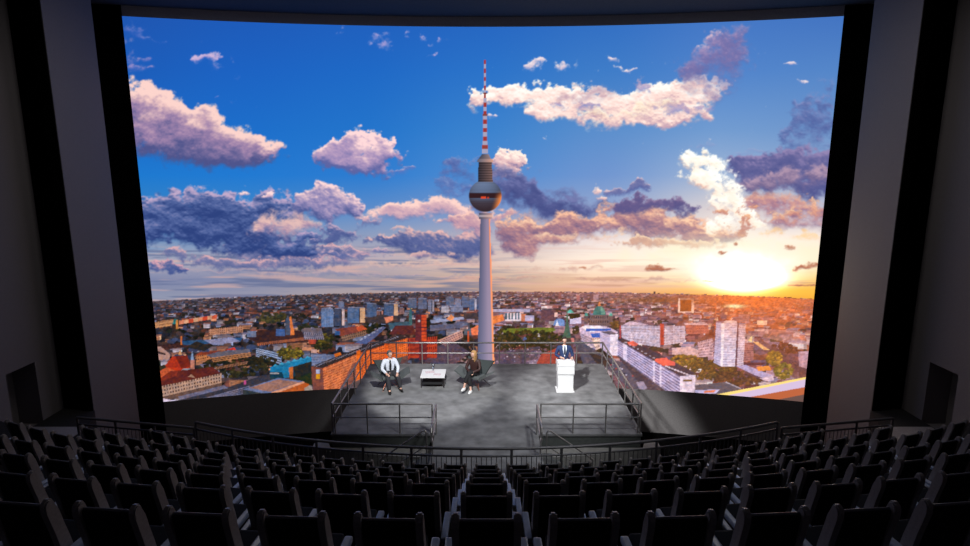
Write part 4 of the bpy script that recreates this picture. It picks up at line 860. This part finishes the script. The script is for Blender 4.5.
def hair(c, yaw, m, parent, long=False, k=1.0):
    R = Matrix.Rotation(yaw, 3, 'Z'); bm = bmesh.new()
    r = bmesh.ops.create_uvsphere(bm, u_segments=24, v_segments=16, radius=1)
    for v in r['verts']:
        x, y, z = v.co; n = math.sin(x*23+z*17)*.02
        X_, Y_, Z_ = x*(.086+.004*n), y*.108+.008, z*.128+.008
        if y < -.25 and z < .42: Y_ = -.02; X_ *= .9; Z_ = max(Z_, .0)                     # open at the face
        if z < -.25 and not long: Z_ = max(Z_, -.055); X_ *= .92; Y_ = min(Y_, .09)
        if long and z < 0 and y > -.3:
            Z_ = z*.30; X_ *= 1.0; Y_ = max(Y_, -.02)+.03*abs(z)
            if abs(x) > .5: Y_ -= .035
        v.co = Vector(c)+R @ (Vector((X_, Y_, Z_))*k)
    return obj('hair', bm, m, parent, True)
def hand(J, E, side, wrist, d, up, curl=.5):
    """palm, four unequal bent fingers and a thumb leaving the side of the palm"""
    w_ = Vector(wrist); d = Vector(d).normalized(); up = Vector(up).normalized(); s_ = d.cross(up).normalized()*side
    p = w_+d*.045; k = side and ('L' if side < 0 else 'R')
    J['palm'+k] = (*p, .026); E.append(('wrist'+k, 'palm'+k))
    p2 = w_+d*.085; J['knuckle'+k] = (*p2, .024); E.append(('palm'+k, 'knuckle'+k))
    for i, (o_, ln) in enumerate(((-.03, .065), (-.010, .075), (.011, .07), (.03, .055))):
        a = p2+s_*o_+d*.012; b = a+d*ln*.5-up*ln*.22*curl; c_ = b+d*ln*.32-up*ln*.5*curl
        J['f%d%s' % (i, k)] = (*a, .009); J['g%d%s' % (i, k)] = (*b, .0085); J['h%d%s' % (i, k)] = (*c_, .007)
        E += [('knuckle'+k, 'f%d%s' % (i, k)), ('f%d%s' % (i, k), 'g%d%s' % (i, k)), ('g%d%s' % (i, k), 'h%d%s' % (i, k))]
    a = p-s_*.035; b = a-s_*.015+d*.03-up*.01
    J['t1'+k] = (*a, .011); J['t2'+k] = (*b, .009); E += [('palm'+k, 't1'+k), ('t1'+k, 't2'+k)]
def person(label, loc, rz, J, head, hyaw, style):
    """J: torso and limb joints (with radii of the bare body). style: clothes and hair"""
    t_ = thing('person', label, 'person', loc, rz)
    E = [('pelvis', 'waist'), ('waist', 'chest'), ('chest', 'neck0'), ('neck0', 'neck')]
    for k in 'LR': E += [('chest', 'sho'+k), ('sho'+k, 'elb'+k), ('elb'+k, 'wrist'+k), ('pelvis', 'hip'+k), ('hip'+k, 'knee'+k), ('knee'+k, 'calf'+k), ('calf'+k, 'ank'+k), ('ank'+k, 'toe'+k)]
    B = dict(J); EB = list(E)
    for k, s in (('L', -1), ('R', 1)):
        e, w_ = Vector(J['elb'+k][:3]), Vector(J['wrist'+k][:3]); hand(B, EB, s, w_, style.get('hd'+k, (w_-e)), style.get('hu'+k, (0, 0, 1)), .7)
    body = skinned('body', B, EB, 'pelvis', M['skin'], t_, 2, lambda bm: head_into(bm, head, hyaw))
    face_parts(head, hyaw, t_)
    hair(head, hyaw, style['hairm'], t_, style.get('long', False))
    def cloth(name, keys, grow, m, root, ends={}):
        q = {}
        for k in keys:
            x, y, z, r = J[k]; gq = ends.get(k, grow); q[k] = (x, y, z, (r[0]+gq, r[1]+gq) if isinstance(r, tuple) else r+gq)
        ed = [(a, b) for a, b in E if a in q and b in q]
        return skinned(name, q, ed, root, m, t_, 2)
    top = ['pelvis', 'waist', 'chest', 'neck0']+[a+k for a in ('sho', 'elb', 'wrist') for k in 'LR']
    JW = {}
    for k in 'LR':                                              # sleeves end just before the wrist
        e, w_ = Vector(J['elb'+k][:3]), Vector(J['wrist'+k][:3]); v = e.lerp(w_, .93); JW['wrist'+k] = J['wrist'+k]; J['wrist'+k] = (*v, J['wrist'+k][3])
    cloth(style['topname'], top, .016, style['top'], 'waist')
    for k in 'LR': J['wrist'+k] = JW['wrist'+k]
    JA = {}
    for k in 'LR': c_, a = Vector(J['calf'+k][:3]), Vector(J['ank'+k][:3]); v = c_.lerp(a, style.get('hem', .98)); JA[k] = J['ank'+k]; J['ank'+k] = (*v, J['ank'+k][3])
    cloth('trousers', ['pelvis']+[a+k for a in ('hip', 'knee', 'calf', 'ank') for k in 'LR'], .018, style['leg'], 'pelvis')
    for k in 'LR': J['ank'+k] = JA[k]
    for k in 'LR':
        a, b = Vector(J['ank'+k][:3]), Vector(J['toe'+k][:3]); d = (b-a); d.z = 0; d.normalize(); z0 = style.get('shoez', {}).get(k, b.z-.035)
        bm = bmesh.new(); q = d.to_track_quat('Y', 'Z').to_matrix()
        vs = add_ball(bm, (0, 0, 0), (.055, .15, .06), 14, 10)
        for v in vs:
            v.co.z = max(v.co.z, -.03)
            if v.co.y < -.02: v.co.z *= 1.35 if v.co.z > 0 else 1
            v.co = q @ (v.co+Vector((0, .06, 0)))+Vector((a.x, a.y, z0+.03))
        obj('shoe', bm, style['shoe'], t_, True)
    return t_
# --- man in the white shirt: local frame, looks to -y, seat height .43
J = {'pelvis': (0, .02, .50, .12), 'waist': (0, .04, .66, .115), 'chest': (0, .03, .88, (.15, .115)), 'neck0': (0, .01, 1.0, .07), 'neck': (0, -.02, 1.08, .055),
     'shoL': (-.19, .02, .95, .062), 'elbL': (-.29, -.12, .72, .045), 'wristL': (-.16, -.32, .60, .03), 'shoR': (.19, .02, .95, .062), 'elbR': (.27, -.10, .71, .045), 'wristR': (.19, -.33, .58, .03),
     'hipL': (-.10, -.03, .50, .10), 'kneeL': (-.14, -.45, .50, .065), 'calfL': (-.13, -.50, .30, .058), 'ankL': (-.12, -.56, .09, .04), 'toeL': (-.13, -.70, .04, .032),
     'hipR': (.10, -.03, .50, .10), 'kneeR': (.20, -.42, .50, .065), 'calfR': (.24, -.43, .30, .058), 'ankR': (.27, -.45, .09, .04), 'toeR': (.30, -.59, .04, .032)}
m1 = person('seated man in a white shirt, dark tie and charcoal trousers, looking right', (ca_.x, ca_.y, STAGE_Z), CHR1, J, (0, -.04, 1.20), math.radians(38),
            dict(hairm=M['greyhair'], top=M['shirt'], topname='shirt', leg=M['trousers'], shoe=M['shoe'], hdL=(.4, -.9, -.1), hdR=(-.2, -.9, -.1)))
bm = bmesh.new(); shell(bm, [[(-.02, -.10, 1.0), (.02, -.10, 1.0)], [(-.035, -.145, .86), (.035, -.145, .86)], [(-.04, -.13, .7), (.04, -.13, .7)], [(-.01, -.13, .58), (.01, -.13, .58)]], .012); obj('necktie', bm, M['black'], m1)
bm = bmesh.new(); add_tube(bm, [(-.1, -.11, .60), (.1, -.11, .60)], .012, 6); obj('belt', bm, M['black'], m1)
# --- woman in the brown jacket, legs crossed
J = {'pelvis': (0, .02, .50, .11), 'waist': (0, .03, .65, .095), 'chest': (0, .0, .86, (.125, .10)), 'neck0': (0, -.02, .97, .055), 'neck': (0, -.05, 1.05, .045),
     'shoL': (-.16, -.0, .91, .052), 'elbL': (-.25, -.08, .68, .04), 'wristL': (-.06, -.30, .60, .026), 'shoR': (.16, -.0, .91, .052), 'elbR': (.22, -.12, .67, .04), 'wristR': (.02, -.32, .62, .026),
     'hipL': (-.09, -.03, .49, .09), 'kneeL': (-.07, -.44, .52, .06), 'calfL': (-.02, -.48, .32, .05), 'ankL': (.02, -.50, .10, .032), 'toeL': (.01, -.63, .045, .028),
     'hipR': (.09, -.03, .50, .09), 'kneeR': (-.05, -.42, .63, .06), 'calfR': (-.14, -.53, .42, .05), 'ankR': (-.17, -.60, .22, .032), 'toeR': (-.19, -.73, .16, .028)}
person('seated blonde woman in a dark brown jacket, black trousers and white sneakers, legs crossed', (wa_.x-.04, wa_.y-.05, STAGE_Z), CHR2+math.radians(14), J, (0, -.07, 1.16), math.radians(-45),
       dict(hairm=M['blond'], long=True, top=M['brown'], topname='jacket', leg=M['black'], shoe=M['sneaker'], hem=.55, hdL=(.7, -.6, 0), hdR=(-.7, -.5, 0)))
# --- man in the blue suit behind the lectern
J = {'pelvis': (0, 0, .95, .125), 'waist': (0, .0, 1.10, .12), 'chest': (0, -.01, 1.34, (.16, .12)), 'neck0': (0, -.02, 1.48, .065), 'neck': (0, -.03, 1.56, .052),
     'shoL': (-.20, 0, 1.42, .06), 'elbL': (-.30, -.02, 1.14, .046), 'wristL': (-.14, -.24, 1.12, .03), 'shoR': (.20, 0, 1.42, .06), 'elbR': (.30, -.02, 1.14, .046), 'wristR': (.24, -.26, 1.12, .03),
     'hipL': (-.10, 0, .90, .10), 'kneeL': (-.12, -.01, .50, .07), 'calfL': (-.12, .01, .32, .06), 'ankL': (-.12, .03, .09, .042), 'toeL': (-.14, -.13, .04, .034),
     'hipR': (.10, 0, .90, .10), 'kneeR': (.12, -.01, .50, .07), 'calfR': (.12, .01, .32, .06), 'ankR': (.12, .03, .09, .042), 'toeR': (.14, -.13, .04, .034)}
m3 = person('standing man in a navy blue suit and tie speaking at the white lectern', (lp.x+.01, lp.y+.22+.42, STAGE_Z), math.radians(0), J, (0, -.06, 1.69), 0,
            dict(hairm=M['darkhair'], top=M['navy'], topname='suit_jacket', leg=M['navy'], shoe=M['shoe'], hdL=(.5, -.6, .05), hdR=(-.2, -.8, .05)))
bm = bmesh.new(); shell(bm, [[(-.07, -.105, 1.52), (.07, -.105, 1.52)], [(-.075, -.155, 1.40), (.075, -.155, 1.40)], [(-.01, -.155, 1.12), (.01, -.155, 1.12)]], .012); obj('shirt_front', bm, M['shirt'], m3)
bm = bmesh.new(); shell(bm, [[(-.015, -.125, 1.5), (.015, -.125, 1.5)], [(-.03, -.175, 1.36), (.03, -.175, 1.36)], [(-.03, -.175, 1.2), (.03, -.175, 1.2)]], .01); obj('necktie', bm, M['tie'], m3)

m3.scale = (.93,)*3; m1.scale = (.96,)*3
# ================================================================== AUDITORIUM SEATS
def wing_pts():
    """side profile (y, z): broad rounded top, leaning back, curving forward to the arm"""
    return [(.09, .34), (-.01, .34), (-.045, .50), (-.085, .70), (-.135, .90), (-.145, .955), (-.13, .985), (-.10, 1.0), (-.07, .99), (-.052, .955), (-.03, .88), (-.002, .76), (.035, .62), (.065, .48)]
def make_seat():
    t_ = thing('theatre_seat', '', 'seat')
    bm = bmesh.new(); add_prism(bm, [(.05, .38), (-.005, .38), (-.04, .52), (-.105, .89), (-.105, .925), (-.075, .935), (-.05, .92), (.02, .62)], -.195, .195, 0); obj('backrest', bm, M['fabric'], t_)
    obj('top_edge_highlight', tube([(-.193, -.08, .932), (.193, -.08, .932)], .012, 8), M['edge_highlight'], t_, True)  # added tube that draws the line of light along the top of the back
    for s in (-1, 1):
        bm = bmesh.new(); a, b = sorted((s*.195, s*.248)); add_prism(bm, wing_pts(), a, b, 0)
        bmesh.ops.bevel(bm, geom=[e for e in bm.edges if abs(e.verts[0].co.x-e.verts[1].co.x) < 1e-5], offset=.011, segments=2, affect='EDGES')
        obj('side_wing', bm, M['wing'], t_)
        bm = bmesh.new(); add_box(bm, (s*.290, .06, .525), (.066, .45, .05), None, .014); obj('armrest', bm, M['arm'], t_)
        bm = bmesh.new(); add_box(bm, (s*.285, .08, .25), (.03, .26, .50), None, .006); obj('side_panel', bm, M['base'], t_)
    bm = bmesh.new(); add_box(bm, (0, .22, .40), (.42, .46, .11), Matrix.Rotation(math.radians(3), 3, 'X'), .03); obj('seat_cushion', bm, M['fabric'], t_)
    bm = bmesh.new(); add_box(bm, (0, .12, .17), (.40, .10, .335), None, .01); obj('pedestal', bm, M['base'], t_)
    return t_
proto = make_seat(); used = False; kids = list(proto.children)
ORD = ['', 'first', 'second', 'third', 'fourth', 'fifth', 'sixth', 'seventh', 'eighth', 'ninth', 'tenth', 'eleventh', 'twelfth', 'thirteenth', 'fourteenth', 'fifteenth']
ROWN = ['nearest row', 'second nearest row', 'third nearest row', 'middle row', 'third row from railing', 'second row from railing', 'front row at railing']
cnt = [5, 7, 9, 12, 14, 13, 12]
SP = .697
for k in range(7):
    R = RC-dk[k]-.10
    for i in range(-cnt[k], cnt[k]+1):
        a = i*SP/(RC-dk[k]); x = R*math.sin(a); y = RC-R*math.cos(a)
        if not used: o = proto; used = True; newk = []
        else:
            o = proto.copy(); C.objects.link(o)
            for ch in kids: c = ch.copy(); C.objects.link(c); c.parent = o
        o.location = (x, y, zk[k]); o.rotation_euler = (0, 0, a)
        where = 'centre seat' if i == 0 else '%s seat %s of centre' % (ORD[abs(i)], 'left' if i < 0 else 'right')
        o['label'] = 'black theatre seat, %s, %s' % (where, ROWN[k]); o['category'] = 'seat'; o['group'] = 'theatre seats in curved rows'
